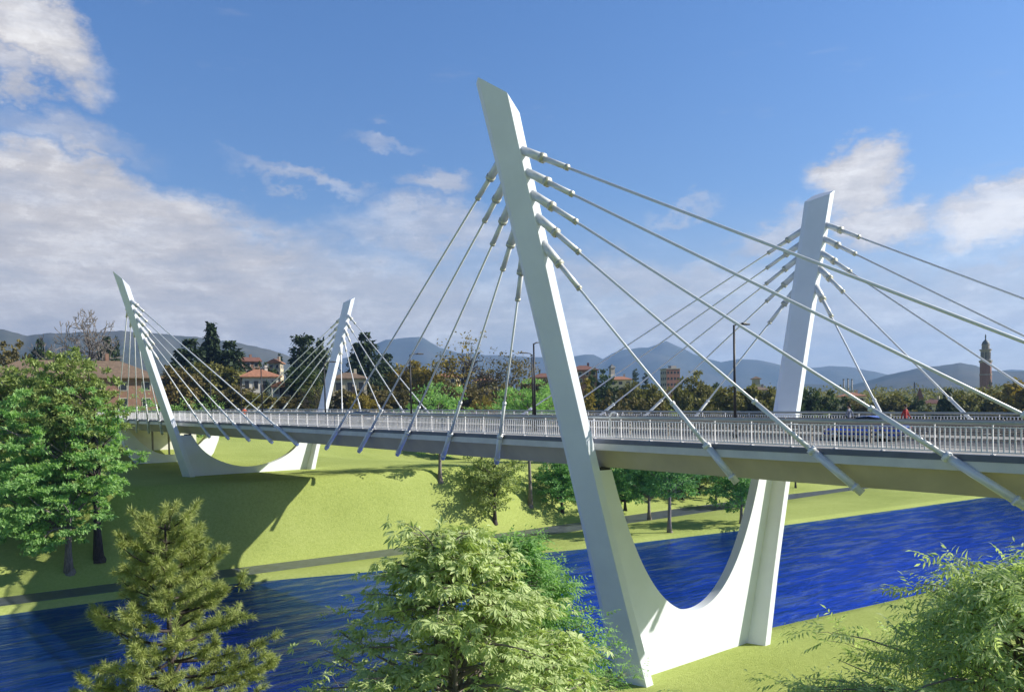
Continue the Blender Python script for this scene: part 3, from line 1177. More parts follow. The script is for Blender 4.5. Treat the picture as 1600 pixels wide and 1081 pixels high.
def broadleaf(seed, H, ctr, rad, nclump, per, leaf, tr=.22, flat=.45, spread=.75, fork=None, wd=.5, shell=.55, seg=None, upb=.9, lean=(0, 0)):
    """trunk mesh and crown mesh, base at the origin; crown an uneven mass of leaf clumps round ctr"""
    rng = np.random.RandomState(seed)
    tb, cb = MB(), MB()
    ctr = np.array(ctr, float)
    rad = np.array(rad, float)
    # uneven outline: a few big lobes
    lob = unit(rng.normal(size=(9, 3)))
    lw = rng.uniform(-.28, .30, 9)
    D = unit(rng.normal(size=(nclump, 3)))
    rr = (shell + (1 - shell) * rng.rand(nclump)) * rng.choice([1, 1, 1, .6, .35], nclump)
    bulge = 1 + (np.maximum(0, D @ lob.T) ** 3 * lw).sum(1)
    Cc = ctr + D * (rr * bulge)[:, None] * rad
    fork = fork or max(.25 * H, ctr[2] - rad[2] * .7)
    top = np.array([lean[0], lean[1], ctr[2] + rad[2] * .45])
    n = 7
    pts = [(lean[0] * t * t + .05 * H * .12 * math.sin(t * 5 + seed), lean[1] * t * t + .05 * H * .12 * math.cos(t * 4 + seed), top[2] * t) for t in np.linspace(0, 1, n)]
    tb.tube(pts, [tr * (1.35 if t == 0 else 1) * (1 - .8 * t) for t in np.linspace(0, 1, n)], 9)
    tb.tube([(0, 0, -.3), (0, 0, .35)], [tr * 1.9, tr * 1.1], 9, cap=False)
    order = rng.permutation(nclump)[:min(nclump, seg or 34)]
    P = np.array(pts)
    for i in order:
        c = Cc[i]
        h = max(fork, min(top[2] * .95, c[2] - .45 * np.linalg.norm(c[:2]) - .1 * H * rng.rand()))
        a = np.array([np.interp(h, P[:, 2], P[:, k]) for k in range(3)])
        r0 = tr * .42 * (1 - .6 * h / H)
        limb(tb, a, c, r0, r0 * .15, rng, .05)
    sg = spread * rad.mean() / math.sqrt(nclump) * 2.1
    K = nclump * per
    ci = np.repeat(np.arange(nclump), per)
    cs = rng.uniform(.7, 1.35, nclump)[ci][:, None]
    off = rng.normal(size=(K, 3)) * np.array([1, 1, flat]) * sg * .62 * cs
    C = Cc[ci] + off
    outw = unit(C - ctr + np.array([0, 0, .3]) * rad)
    N = unit(np.array([0, 0, upb]) + outw * .55 + rng.normal(size=(K, 3)) * .45)
    A = unit(outw * np.array([1, 1, .35]) + rng.normal(size=(K, 3)) * .7 + np.array([0, 0, -.15]))
    ln = leaf * rng.uniform(.65, 1.3, K)
    leaves(cb, C, A, N, ln, ln * wd, .15)
    return tb, cb


def put_tree(name, tb, cb, loc, leafm, bark, label, group=None, rz=0, sc_=1.):
    root = tag(empty(name, loc, rz), label, 'tree', group)
    root.scale = (sc_, sc_, sc_) if not hasattr(sc_, '__len__') else sc_
    tb.build('trunk', bark, root, True)
    cb.build('crown', leafm, root)
    return root


# --- the two big trees at the left edge
x, y, z = ground_at(110, 893)
tb, cb = broadleaf(11, 22, (-1.5, 1.2, 9.2), (9.4, 9.0, 7.9), 680, 84, .40, .36, .22, .60, 4.4, .45, .5, 60)
put_tree('broadleaf_tree', tb, cb, (x, y, z - .1), 'bright', 'bark', 'big bright green tree with a pale trunk at the left edge')
x, y, z = ground_at(156, 872)
tb, cb = broadleaf(23, 22, (-1.9, 1.5, 14.0), (5.4, 5.2, 7.2), 430, 70, .40, .40, .32, .60, 5.0, .45, .5, 50)
put_tree('broadleaf_tree', tb, cb, (x, y, z - .1), 'tan', 'darkbark', 'tan green tree behind the big bright tree on the left')
xx, yy, zz = ondist(18, 558, 106)
gz = ground_z(xx, yy)
tb, cb = broadleaf(29, zz - gz, (0, 0, zz - gz - 5.8), (7, 7, 6.4), 330, 50, .5, .4, .35, .65)
put_tree('broadleaf_tree', tb, cb, (xx, yy, gz - .1), 'tan', 'darkbark', 'yellowish green crown at the left edge above the big bright tree')

# --- trees on the far bank behind and below the deck: (u, v base, seed, height, crown centre z, radii, clumps, leaf material, label)
BANKT = [
    (688, 752, 31, 12.0, 7.6, (5.8, 5.8, 4.6), 190, 'bright', 'bark', 'bright green tree on the crest whose crown rises over the railing'),
    (773, 815, 32, 11.5, 5.8, (4.6, 4.6, 5.0), 150, 'tan', 'darkbark', 'small olive tree on the slope under the deck'),
    (828, 790, 33, 17.5, 12.4, (6.0, 6.0, 5.2), 220, 'bright', 'bark', 'tall slim bright tree rising behind the near pylon leg'),
    (878, 800, 34, 9.6, 4.7, (4.1, 4.1, 3.8), 170, 'midgreen', 'darkbark', 'small green tree on the slope left of the near pylon leg'),
    (977, 797, 35, 9.0, 4.3, (4.0, 4.0, 3.6), 170, 'midgreen', 'darkbark', 'leftmost green tree seen through the near cross wall'),
    (1015, 811, 36, 11.0, 6.0, (4.3, 4.3, 4.4), 170, 'deep', 'bark', 'deep green tree by the path behind the near cross wall'),
    (1047, 832, 37, 13.5, 8.5, (4.6, 4.6, 4.6), 170, 'midgreen', 'bark', 'forked tree nearest the water seen through the cross wall'),
    (1067, 781, 38, 10.5, 5.2, (4.0, 4.0, 4.4), 160, 'midgreen', 'darkbark', 'tree beyond the path behind the forked tree'),
    (1092, 772, 40, 9, 4.2, (4.2, 4.2, 3.9), 160, 'tan', 'darkbark', 'pale olive tree beyond the path under the deck'),
    (1158, 818, 39, 9.5, 5.3, (4.9, 4.9, 3.7), 190, 'midgreen', 'bark', 'round green tree on the grass strip by the water left of the near right leg'),
    (1177, 790, 41, 8.5, 4.5, (3.4, 3.4, 3.2), 120, 'midgreen', 'darkbark', 'small tree half hidden by the near right leg'),
    (992, 775, 42, 10.0, 4.8, (4.8, 4.8, 4.6), 160, 'deep', 'darkbark', 'dark tree up the slope behind the leftmost tree in the cross wall'),
    (1033, 770, 43, 10.0, 4.8, (4.8, 4.8, 4.6), 160, 'midgreen', 'darkbark', 'tree up the slope between the deep green tree and the forked tree'),
    (1128, 768, 44, 10.0, 4.8, (5.0, 5.0, 4.6), 160, 'deep', 'darkbark', 'dark tree up the slope behind the grass strip tree'),
    (905, 778, 45, 10.0, 5.0, (4.4, 4.4, 4.6), 150, 'deep', 'darkbark', 'dark tree touching the left side of the near pylon leg'),
]
for (u, v, sd, H, cz, rd, nc, lm, bk, lab) in BANKT:
    x, y, z = ground_at(u, v)
    tb, cb = broadleaf(sd, H, (0, 0, cz), rd, nc, 44, .40, .16 + H * .008, .34, .72, cz - rd[2] * .8, .45)
    put_tree('broadleaf_tree', tb, cb, (x, y, z - .1), lm, bk, lab)

# --- more bank trees, only crown tops above the handrail: (u, v top, distance, radius, material, label)
TOPS = [(236, 612, 180, 5.5, 'bright', 'bright green crown left of the far left pylon leg'), (312, 607, 180, 7.2, 'bright', 'wide bright green crown behind the far left stays'),
        (800, 604, 128, 5.2, 'bright', 'bright crown at the left of the two before the near pylon'), (852, 606, 130, 5.0, 'bright', 'bright crown half hidden by the near pylon leg'),
        (970, 638, 175, 3.8, 'tan', 'pale crown tip over the handrail beside the near pylon'), (1042, 633, 175, 3.6, 'tan', 'pale crown tip over the handrail in the middle of the near span'),
        (1150, 641, 175, 3.8, 'tan', 'pale crown tip over the handrail by the lamp post'), (1285, 643, 175, 3.4, 'tan', 'pale crown tip right of the near right pylon'),
        (1366, 646, 175, 3.0, 'tan', 'pale crown tip between the two people')]
for i, (u, v, d, r, lm, lab) in enumerate(TOPS):
    x, y, zt_ = ondist(u, v, d)
    g = ground_z(x, y)
    H = zt_ - g
    tb, cb = broadleaf(60 + i, H, (0, 0, H - r * 1.0), (r, r, r * .95), 90, 42, .42, .2, .35, .75)
    put_tree('broadleaf_tree', tb, cb, (x, y, g - .1), lm, 'bark', lab)

# --- foreground trees


def compound(cb, rng, C, out, n_leaf, ln, wd, droop, palmate=True):
    """each leaf: several leaflets from one stalk"""
    K = len(C)
    N = unit(np.array([0, 0, 1.]) + rng.normal(size=(K, 3)) * .38 + out * .35)
    A = unit(out + rng.normal(size=(K, 3)) * .45 + np.array([0, 0, -.12]))
    S = unit(np.cross(A, N))
    sz = rng.uniform(.75, 1.2, K)
    for j in range(n_leaf):
        t = (j / (n_leaf - 1) - .5) * 2
        if palmate:
            an = t * 1.75
            a = A * math.cos(an) + S * math.sin(an)
            l = ln * (1 - .38 * abs(t)) * sz
            base = C + a * .02
        else:
            sgn = -1 if j % 2 else 1
            h = (j // 2) / max(1, n_leaf // 2)
            base = C + A * (ln * 2.0 * h * sz)[:, None]
            an = sgn * (.95 if j < n_leaf - 1 else .05)
            a = A * math.cos(an) + S * math.sin(an)
            l = ln * (1 - .2 * h) * sz
        a = unit(a - N * .12 + rng.normal(size=(K, 3)) * .09)
        leaves(cb, base, a, N + rng.normal(size=(K, 3)) * .15, l, l * wd * rng.uniform(.85, 1.15, K), droop, True)


def layered(seed, H, prof, nb, tips, n_leaf, ln, wd, droop, palmate, tr, zlow, stems=1, per=5, sx=0., sigma=.2, flat=1.):
    """a near tree: stems with spreading branches that end in sprays of compound leaves. prof(h below top) = radius"""
    rng = np.random.RandomState(seed)
    tb, cb = MB(), MB()
    for s in range(stems):
        ph = rng.rand() * 6.28
        tops = np.array([math.cos(ph) * .35 * (s > 0), math.sin(ph) * .35 * (s > 0), H - .25 - .5 * s])
        pts = [tuple(np.array([tops[0] * t ** 2 + .08 * math.sin(4 * t + s), tops[1] * t ** 2 + .08 * math.cos(5 * t + s), tops[2] * t])) for t in np.linspace(0, 1, 9)]
        tb.tube(pts, [tr * (1 - .9 * t) + .012 for t in np.linspace(0, 1, 9)], 8)
    Cs, Os = [], []
    for b in range(nb):
        q = (b + rng.rand()) / nb
        h = zlow * q ** 1.15            # below the top
        az = b * 2.399 + rng.normal() * .35
        r = prof(h) * rng.uniform(.55, 1.08)
        z0 = H - h - rng.uniform(.35, .95) * (.35 + .35 * r)
        z1 = H - h + rng.normal() * .12
        d = np.array([math.cos(az), math.sin(az), 0])
        a = np.array([0, 0, max(.3 * H, z0)])
        e = d * r + np.array([sx * r, 0, z1])
        limb(tb, a, e, .012 + .012 * r, .006, rng, .10, 5, 5)
        nt = max(3, int(tips * (.35 + r / max(.1, prof(zlow)))))
        for k in range(nt):
            t = rng.uniform(.30, 1.04) ** .8
            p = a + (e - a) * t + np.array([0, 0, .10 * np.linalg.norm(e - a) * math.sin(t * math.pi)])
            p = p + rng.normal(size=3) * np.array([1, 1, .42 * flat]) * sigma * (1.3 - .4 * t)
            limb(tb, a + (e - a) * (t * .9), p, .008, .004, rng, .05, 4, 2)
            for _ in range(per):
                Cs.append(p + rng.normal(size=3) * np.array([.16, .16, .07 * flat]))
                Os.append(unit(d + (p - a) * .2 + rng.normal(size=3) * .55))
    Cs, Os = np.array(Cs), np.array(Os)
    compound(cb, rng, Cs, Os * np.array([1, 1, .3]), n_leaf, ln, wd, droop, palmate)
    return tb, cb


def near_tree(u, v, d, lm, bark, label, fn, name='broadleaf_tree', **kw):
    x, y, zt_ = ondist(u, v, d)
    g = BANK - .15
    tb, cb = fn(H=zt_ - g, **kw)
    return put_tree(name, tb, cb, (x, y, g), lm, bark, label)


near_tree(706, 828, 13.0, 'pale', 'bark', 'pale yellow green tree with hand shaped leaves at the bottom centre', layered, seed=3,
          prof=lambda h: .38 + 1.08 * h ** .84, nb=132, tips=12, n_leaf=7, ln=.165, wd=.34, droop=.28, palmate=True, tr=.13, zlow=3.9, stems=3, per=5, sigma=.17, flat=.5)
near_tree(800, 842, 19.0, 'bright', 'bark', 'fine leaved bright green tree tucked behind the pale foreground tree', layered, seed=8,
          prof=lambda h: .30 + .72 * h ** .85, nb=130, tips=15, n_leaf=7, ln=.12, wd=.45, droop=.15, palmate=False, tr=.12, zlow=4.2, stems=2, per=5, sigma=.2, sx=.28)
near_tree(1604, 888, 15.5, 'willow', 'bark', 'grey green bush with narrow leaves in the bottom right corner', layered, seed=15,
          prof=lambda h: .55 + 1.62 * h ** .86, nb=135, tips=12, n_leaf=9, ln=.17, wd=.29, droop=.3, palmate=False, tr=.12, zlow=4.2, stems=4, per=5, sigma=.2)


def pine(seed, H, zlow):
    rng = np.random.RandomState(seed)
    tb, cb = MB(), MB()
    pts = [(.06 * math.sin(5 * t), .05 * math.cos(4 * t), H * t) for t in np.linspace(0, 1, 12)]
    tb.tube(pts, [.19 * (1 - t) + .018 for t in np.linspace(0, 1, 12)], 9)
    base, axis = [], []
    nwh = 17
    for w in range(nwh):
        h = .12 + zlow * (w / nwh) ** 1.05
        nbr = 5 if w else 4
        for b in range(nbr):
            az = b * 6.283 / nbr + w * 1.1 + rng.normal() * .3
            ln = (.34 + .60 * h ** .80) * rng.uniform(.62, 1.16)
            rise = .55 - .12 * h + rng.normal() * .1
            d = unit(np.array([math.cos(az), math.sin(az), max(-.1, rise)]))
            a = np.array([0, 0, H - h])
            bpts = [a + d * ln * t + np.array([0, 0, .10 * ln * t * t - .05 * ln * math.sin(t * 3.1)]) for t in np.linspace(0, 1, 6)]
            tb.tube([tuple(p) for p in bpts], [.020 + .012 * ln - (.014 + .012 * ln) * t for t in np.linspace(0, 1, 6)], 5, cap=False)
            nsub = int(4 + ln * 7.5)
            for s in range(nsub):
                t = rng.uniform(.30, 1.0) if s else 1.
                p = a + d * ln * t + np.array([0, 0, .10 * ln * t * t - .05 * ln * math.sin(t * 3.1)])
                sd = unit(d * .9 + rng.normal(size=3) * np.array([.75, .75, .35]) + np.array([0, 0, .32]))
                sl = rng.uniform(.16, .34) * (1.1 - .3 * t)
                tb.tube([tuple(p), tuple(p + sd * sl)], [.008, .004], 4, cap=False)
                for q in np.linspace(.25, 1., 5):
                    base.append(p + sd * sl * q)
                    axis.append(sd)
    base, axis = np.array(base), np.array(axis)
    per = 24
    B = np.repeat(base, per, 0)
    Ax = np.repeat(axis, per, 0)
    K = len(B)
    dirs = unit(Ax * rng.uniform(.35, 1.2, (K, 1)) + rng.normal(size=(K, 3)) * .62)
    l = rng.uniform(.10, .17, K)
    leaves(cb, B + rng.normal(size=(K, 3)) * .012, dirs, unit(rng.normal(size=(K, 3)) + np.array([0, 0, .8])), l, .0095, .1)
    return tb, cb


near_tree(262, 818, 17.0, 'needle', 'darkbark', 'olive green pine with open branches at the bottom left', lambda H, seed: pine(seed, H, 5.0), 'pine_tree', seed=4)

# --- background tree kinds, built once each and copied


def cone_tree(seed, H, r, layers=22, per=26, leaf=.55, droop=.25, tip=.2):
    rng = np.random.RandomState(seed)
    tb, cb = MB(), MB()
    tb.tube([(0, 0, -.3), (0, 0, H * .5), (0, 0, H * .98)], [.035 * H * .6, .02 * H * .6, .02], 7)
    C, A, N = [], [], []
    for i in range(layers):
        t = (i + rng.rand()) / layers
        z = H * (.06 + .93 * t)
        rad = r * (1 - t) ** tip * (1 - t) ** .6 * rng.uniform(.75, 1.15) + .12
        nb = max(5, int(per * (1 - t * .7)))
        for b in range(nb):
            az = rng.rand() * 6.283
            rr_ = rad * rng.uniform(.85, 1.1) * (1 + .18 * math.sin(az * 3 + i))
            for q in (.2, .4, .58, .74, .88, 1.):
                d = np.array([math.cos(az), math.sin(az), 0])
                C.append(d * rr_ * q + np.array([0, 0, z - droop * rr_ * q]) + rng.normal(size=3) * .12 * leaf * 2)
                A.append(d + np.array([0, 0, -droop]) + rng.normal(size=3) * .4)
                N.append(np.array([0, 0, 1.]) + d * .5 + rng.normal(size=3) * .35)
    C, A, N = np.array(C), np.array(A), unit(np.array(N))
    ln = leaf * rng.uniform(.7, 1.4, len(C))
    leaves(cb, C, A, N, ln, ln * .62, .15)
    return tb, cb


def bare_tree(seed, H, twigs=True, spread=.6, depth=6):
    rng = np.random.RandomState(seed)
    tb, cb = MB(), MB()

    def grow(p, d, ln, r, lv, mb):
        q = p + d * ln
        mid = p + d * ln * .5 + rng.normal(size=3) * ln * .06
        mb.tube([tuple(p), tuple(mid), tuple(q)], [r, r * .85, r * .68], 6 if r > .05 else 4, cap=False)
        if lv == 0:
            return
        for k in range(2 if rng.rand() < .45 else 3):
            nd = unit(d + rng.normal(size=3) * spread + np.array([0, 0, .16]))
            grow(q, nd, ln * rng.uniform(.62, .88), max(.028, r * .62), lv - 1, tb if lv > 3 else cb)
    grow(np.array([0, 0, -.2]), np.array([.03, .02, 1.]), H * .24, H * .022, depth, tb)
    return tb, cb


PROTO = {}


def proto(kind):
    if kind not in PROTO:
        L_ = []
        if kind == 'round':
            for s in range(4):
                L_.append(broadleaf(100 + s, 10, (0, 0, 5.6), (4.3, 4.3, 4.6), 210, 46, .52, .22, .6, .72, 1.8, .7, .45, 20))
        elif kind == 'tall':
            for s in range(3):
                L_.append(broadleaf(120 + s, 10, (0, 0, 6.0), (2.6, 2.6, 4.3), 150, 34, .45, .18, .6, .7, 2., .55, .35, 26))
        elif kind == 'sparse':
            for s in range(3):
                t, c = bare_tree(140 + s, 10, depth=6, spread=.48)
                _, c2 = broadleaf(150 + s, 10, (0, 0, 6.6), (3.3, 3.3, 3.3), 80, 12, .34, .05, .6, .7, 3, .6, .5, 1)
                t.v += c.v
                off = t.n
                t.f += [tuple(i + off for i in f) for f in c.f]
                t.n += c.n
                L_.append((t, c2))
        elif kind == 'spruce':
            for s in range(2):
                L_.append(cone_tree(160 + s, 10, 2.9, 30, 46, .55))
        elif kind == 'cedar':
            for s in range(3):
                L_.append(cone_tree(170 + s, 10, 4.3, 20, 70, .7, .08, -.25))
        elif kind == 'cypress':
            L_.append(cone_tree(180, 10, 1.0, 34, 18, .34, -.5, -.2))
        elif kind == 'bare':
            L_.append(bare_tree(190, 10, spread=.55, depth=7))
        out = []
        for t, c in L_:
            V = np.concatenate(c.v)
            T = np.concatenate(t.v)
            out.append((t.mesh('trunk'), c.mesh('crown'), float(max(V[:, 2].max(), T[:, 2].max())), float(np.percentile(np.abs(V[:, :2]), 98))))
        PROTO[kind] = out
    return PROTO[kind]


NAMES = {'round': 'broadleaf_tree', 'tall': 'broadleaf_tree', 'sparse': 'thin_crowned_tree', 'spruce': 'spruce_tree', 'cedar': 'cedar_tree', 'cypress': 'cypress_tree', 'bare': 'bare_tree'}
rngB = random.Random(5)


def bg_tree(kind, u, v, d, wpx, mat, label, group=None, bark='darkbark', zbase=None):
    P = proto(kind)
    tm, cm, h0, r0 = P[rngB.randrange(len(P))]
    d = d * 1.4 if u < 900 and d < 200 else d
    x, y, zt_ = ondist(u, v, d)
    g = ground_z(x, y) - .1 if zbase is None else zbase
    sz = (zt_ - g) / h0
    sxy = (wpx * d / F_PX / 2) / r0
    root = tag(empty(NAMES[kind], (x, y, g), rngB.uniform(0, 6.28)), label, 'tree', group)
    root.scale = (sxy, sxy, sz)
    for nm, me, mt in (('trunk', tm, M[bark]), ('crown', cm, M[mat])):
        if not len(me.vertices):
            continue
        o = bpy.data.objects.new(nm, me)
        col.objects.link(o)
        o.parent = root
        if not len(me.materials):
            me.materials.append(mt)
        o.material_slots[0].link = 'OBJECT'
        o.material_slots[0].material = mt
    return root


BG = [
    ('bare', 131, 483, 150, 118, 'bark', 'leafless tree with spreading branches above the left trees'),
    ('cedar', 62, 527, 185, 34, 'conif', 'small dark cedar left of the leafless tree'),
    ('cedar', 166, 524, 165, 48, 'conif', 'dark conifer just right of the leafless tree'),
    ('cypress', 182, 524, 168, 10, 'conif', 'thin dark cypress beside the dark conifer on the left'),
    ('round', 12, 528, 230, 60, 'brown', 'brown tree at the far left edge under the hills'),
    ('round', 40, 548, 190, 60, 'green', 'dull green tree left of the small dark cedar'),
    ('round', 100, 549, 190, 70, 'green', 'low green tree under the leafless tree'),
    ('spruce', 329, 502, 165, 52, 'conif', 'tall dark spruce standing out behind the far left stays'),
    ('cedar', 296, 528, 160, 84, 'conif', 'broad dark conifer left of the tall spruce'),
    ('cedar', 358, 531, 160, 76, 'conif', 'broad dark conifer right of the tall spruce'),
    ('round', 330, 562, 150, 90, 'olive', 'olive tree under the tall dark spruce'),
    ('round', 275, 570, 145, 60, 'brown', 'brown tree behind the far left pylon'),
    ('round', 375, 600, 140, 66, 'brown', 'brown thicket left of the orange roofed villa'),
    ('round', 405, 612, 135, 60, 'olive', 'olive thicket below the orange roofed villa'),
    ('round', 445, 618, 135, 60, 'brown', 'brown thicket below the small orange roof'),
    ('spruce', 418, 592, 138, 22, 'blueneedle', 'small blue green spruce in front of the villa'),
    ('round', 411, 562, 220, 36, 'green', 'green tree above the villa roof'),
    ('cypress', 437, 551, 190, 12, 'conif', 'narrow cypress left of the dark conifers by the far right pylon'),
    ('cedar', 474, 518, 165, 62, 'conif', 'tall dark conifer left of the far right pylon'),
    ('cedar', 500, 524, 170, 50, 'conif', 'dark conifer touching the far right pylon'),
    ('tall', 470, 570, 140, 60, 'green', 'ivy green tree below the dark conifers'),
    ('sparse', 492, 585, 135, 50, 'olive', 'thin olive tree at the foot of the far right pylon'),
    ('cedar', 569, 518, 175, 74, 'conif', 'tall dark conifer right of the far right pylon'),
    ('cedar', 600, 548, 180, 50, 'conif', 'lower dark conifer right of the far right pylon'),
    ('round', 545, 606, 140, 70, 'brown', 'brown shrubby tree under the far right stays'),
    ('round', 585, 600, 140, 70, 'brown', 'brown tree between the far and near stays'),
    ('round', 565, 612, 130, 50, 'yellow', 'yellowish low tree between the far right stays'),
    ('round', 642, 562, 160, 70, 'yellow', 'golden tree left of the tall yellow green tree'),
    ('round', 664, 575, 150, 54, 'yellow', 'smaller golden tree near the tall yellow green tree'),
    ('round', 622, 606, 140, 60, 'brown', 'brown tree below the golden tree'),
    ('sparse', 706, 517, 150, 96, 'yellow', 'tall thin yellow green tree among the near left stays'),
    ('sparse', 768, 541, 155, 80, 'brown', 'bare brown tree right of the tall yellow green tree'),
    ('sparse', 806, 547, 160, 76, 'brown', 'bare brown tree left of the near lamp posts'),
    ('round', 690, 592, 140, 60, 'brown', 'brown tree below the tall yellow green tree'),
    ('round', 735, 598, 140, 70, 'brown', 'brown thicket in the middle of the near left stays'),
    ('round', 750, 618, 130, 50, 'yellow', 'golden bush above the handrail among the stays'),
    ('round', 785, 600, 145, 70, 'brown', 'brown thicket left of the near lamp posts'),
    ('round', 835, 588, 150, 60, 'brown', 'brown tree behind the near lamp posts'),
    ('round', 872, 585, 160, 60, 'brown', 'brown tree behind the near pylon leg'),
    ('round', 905, 589, 170, 66, 'yellow', 'olive gold tree right of the near pylon leg'),
    ('round', 938, 572, 230, 60, 'green', 'green tree under the small tower right of the near pylon'),
    ('round', 962, 606, 170, 60, 'brown', 'brown tree between the gold tree and the cypresses'),
    ('cypress', 993, 575, 260, 15, 'conif', 'left one of two dark cypresses by the apartment block'),
    ('cypress', 1008, 582, 270, 15, 'conif', 'right one of two dark cypresses by the apartment block'),
    ('round', 985, 592, 230, 40, 'olive', 'olive tree around the foot of the cypresses'),
    ('round', 1012, 598, 180, 60, 'olive', 'olive tree left of the apartment block'),
    ('round', 1018, 616, 150, 60, 'brown', 'brown tree below the cypresses'),
    ('round', 1060, 598, 190, 40, 'olive', 'olive tree in front of the apartment block'),
    ('tall', 1090, 577, 200, 58, 'olive', 'tall olive tree right of the apartment block'),
    ('round', 1115, 596, 240, 40, 'green', 'green tree right of the tall olive tree'),
    ('round', 1117, 630, 140, 44, 'brown', 'round brown bush above the handrail left of the lamp post'),
    ('round', 1145, 601, 170, 84, 'olive', 'wide olive tree around the tall lamp post'),
    ('round', 1188, 597, 170, 80, 'olive', 'wide olive tree touching the near right pylon'),
    ('round', 1216, 612, 160, 50, 'olive', 'low olive tree behind the near right pylon'),
    ('round', 1262, 603, 190, 56, 'green', 'grey green tree right of the near right pylon'),
    ('round', 1296, 607, 190, 56, 'green', 'grey green tree left of the three chimneys'),
    ('round', 1242, 622, 160, 40, 'green', 'low green tree hugging the near right pylon'),
    ('round', 1338, 621, 200, 56, 'brown', 'dark brown tree behind the person in grey'),
    ('round', 1390, 612, 220, 60, 'olive', 'olive tree between the two people'),
    ('round', 1420, 618, 230, 46, 'green', 'green tree left of the red church'),
    ('round', 1462, 628, 220, 44, 'olive', 'small olive tree right of the red church'),
    ('cedar', 1480, 606, 190, 46, 'conif', 'dark evergreen left of the bell tower trees'),
    ('round', 1502, 606, 200, 60, 'olive', 'olive tree left of the bell tower'),
    ('round', 1545, 602, 210, 70, 'olive', 'olive tree in front of the bell tower'),
    ('round', 1580, 594, 210, 76, 'yellow', 'gold green tree right of the bell tower'),
    ('round', 1608, 586, 200, 70, 'yellow', 'gold green tree cut by the right edge'),
    ('cypress', 1548, 592, 420, 5, 'conif', 'tiny cypress beside the foot of the bell tower'),
]
for b in BG:
    bg_tree(*b)

# the far-off wood that closes the view below the hills, one mass
rngW = np.random.RandomState(77)
cb = MB()
C = []
for i in range(850):
    u = rngW.uniform(-150, 1760)
    d = rngW.uniform(340, 950)
    k = ray(u, 640)
    k = k / math.hypot(k[0], k[1])
    x, y = CX + k[0] * d, CY + k[1] * d
    g = ground_z(x, y)
    h = rngW.uniform(8, 12.5) + d * .004
    r = rngW.uniform(4, 8)
    n = 150
    dd = unit(rngW.normal(size=(n, 3)))
    C.append(np.array([x, y, g + h * .55]) + dd * np.array([r, r, h * .45]) * rngW.uniform(.78, 1, (n, 1)))
C = np.concatenate(C)
K = len(C)
ln = rngW.uniform(.8, 1.35, K)
leaves(cb, C, rngW.normal(size=(K, 3)), unit(rngW.normal(size=(K, 3)) * .6 + np.array([0, 0, 1.])), ln, ln * .8)
tag(cb.build('distant_woodland', 'olive'), 'far off olive and brown woodland filling the plain below the hills', 'woodland', kind='stuff')

# ------------------------------------------------------------------ houses and towers


def face_cam(x, y, turn=0.):
    return math.atan2(CX - x, y - CY) + turn       # local -Y looks at the camera


def house(u, vtop, d, w, dp, hw, hr, wall, roof, label, turn=0., hip=True, cols=4, rows=2, cat='house', name='house', eave=.6, chim=1, balc=False):
    """u, vtop: where the ridge shows; w, dp, hw, hr metres"""
    x, y, zr = ondist(u, vtop, d)
    z0 = zr - hw - hr
    g = ground_z(x, y)
    root = tag(empty(name, (x, y, z0), face_cam(x, y, turn)), label, cat)
    m = MB()
    low = min(0, g - z0) - .3
    m.box((0, 0, (hw + low) / 2), (w, dp, hw - low))
    m.build('wall', wall, root)
    m = MB()
    a, b = w / 2 + eave, dp / 2 + eave
    in_ = (min(a, b) * .95) if hip else 0
    th = .22
    V = [(-a, -b, hw), (a, -b, hw), (a, b, hw), (-a, b, hw), (-a, -b, hw + th), (a, -b, hw + th), (a, b, hw + th), (-a, b, hw + th)]
    if w >= dp:
        V += [(-a + in_, 0, hw + hr), (a - in_, 0, hw + hr)]
        Fs = [(4, 5, 9, 8), (6, 7, 8, 9), (5, 6, 9), (7, 4, 8)]
    else:
        V += [(0, -b + in_, hw + hr), (0, b - in_, hw + hr)]
        Fs = [(5, 6, 9, 8), (7, 4, 8, 9), (4, 5, 8), (6, 7, 9)]
    m.add(V, Fs + [(3, 2, 1, 0), (0, 1, 5, 4), (1, 2, 6, 5), (2, 3, 7, 6), (3, 0, 4, 7)])
    rf = m.build('roof', roof, root)
    for c in range(chim):
        m = MB()
        m.box((w * (.22 - .45 * c), dp * .12, hw + hr * .85), (.7, .7, hr * .9 + .8))
        m.build('chimney', wall, rf)
    fh = hw / rows
    ww, wh = min(1.5, w / cols * .45), fh * .48
    for side, nn, span in (('f', cols, w), ('l', max(1, int(cols * dp / w)), dp), ('r', max(1, int(cols * dp / w)), dp)):
        for r_ in range(rows):
            for c in range(nn):
                t = -span / 2 + span * (c + .5) / nn
                z = fh * (r_ + .52)
                if side == 'f':
                    p, s, s2, pp = (t, -dp / 2 - .02, z), (ww + .3, .12, wh + .3), (ww, .08, wh), (t, -dp / 2 - .06, z)
                else:
                    q = -1 if side == 'l' else 1
                    p, s, s2, pp = (q * (w / 2 + .02), t, z), (.12, ww + .3, wh + .3), (.08, ww, wh), (q * (w / 2 + .06), t, z)
                m = MB()
                m.box(p, s)
                wn = m.build('window', 'stone', root)
                m = MB()
                m.box(pp, s2)
                m.build('pane', 'glass', wn)
    m = MB()
    m.box((w * .08, -dp / 2 - .03, 1.05), (1.1, .14, 2.1))
    m.build('door', 'darkbark', root)
    if balc:
        for r_ in range(rows):
            m = MB()
            m.box((-w * .1, -dp / 2 - .7, fh * r_ + .15), (w * .72, 1.4, .22))
            m.box((-w * .1, -dp / 2 - 1.38, fh * r_ + .7), (w * .72, .08, .9))
            m.build('balcony', wall, root)
    return root


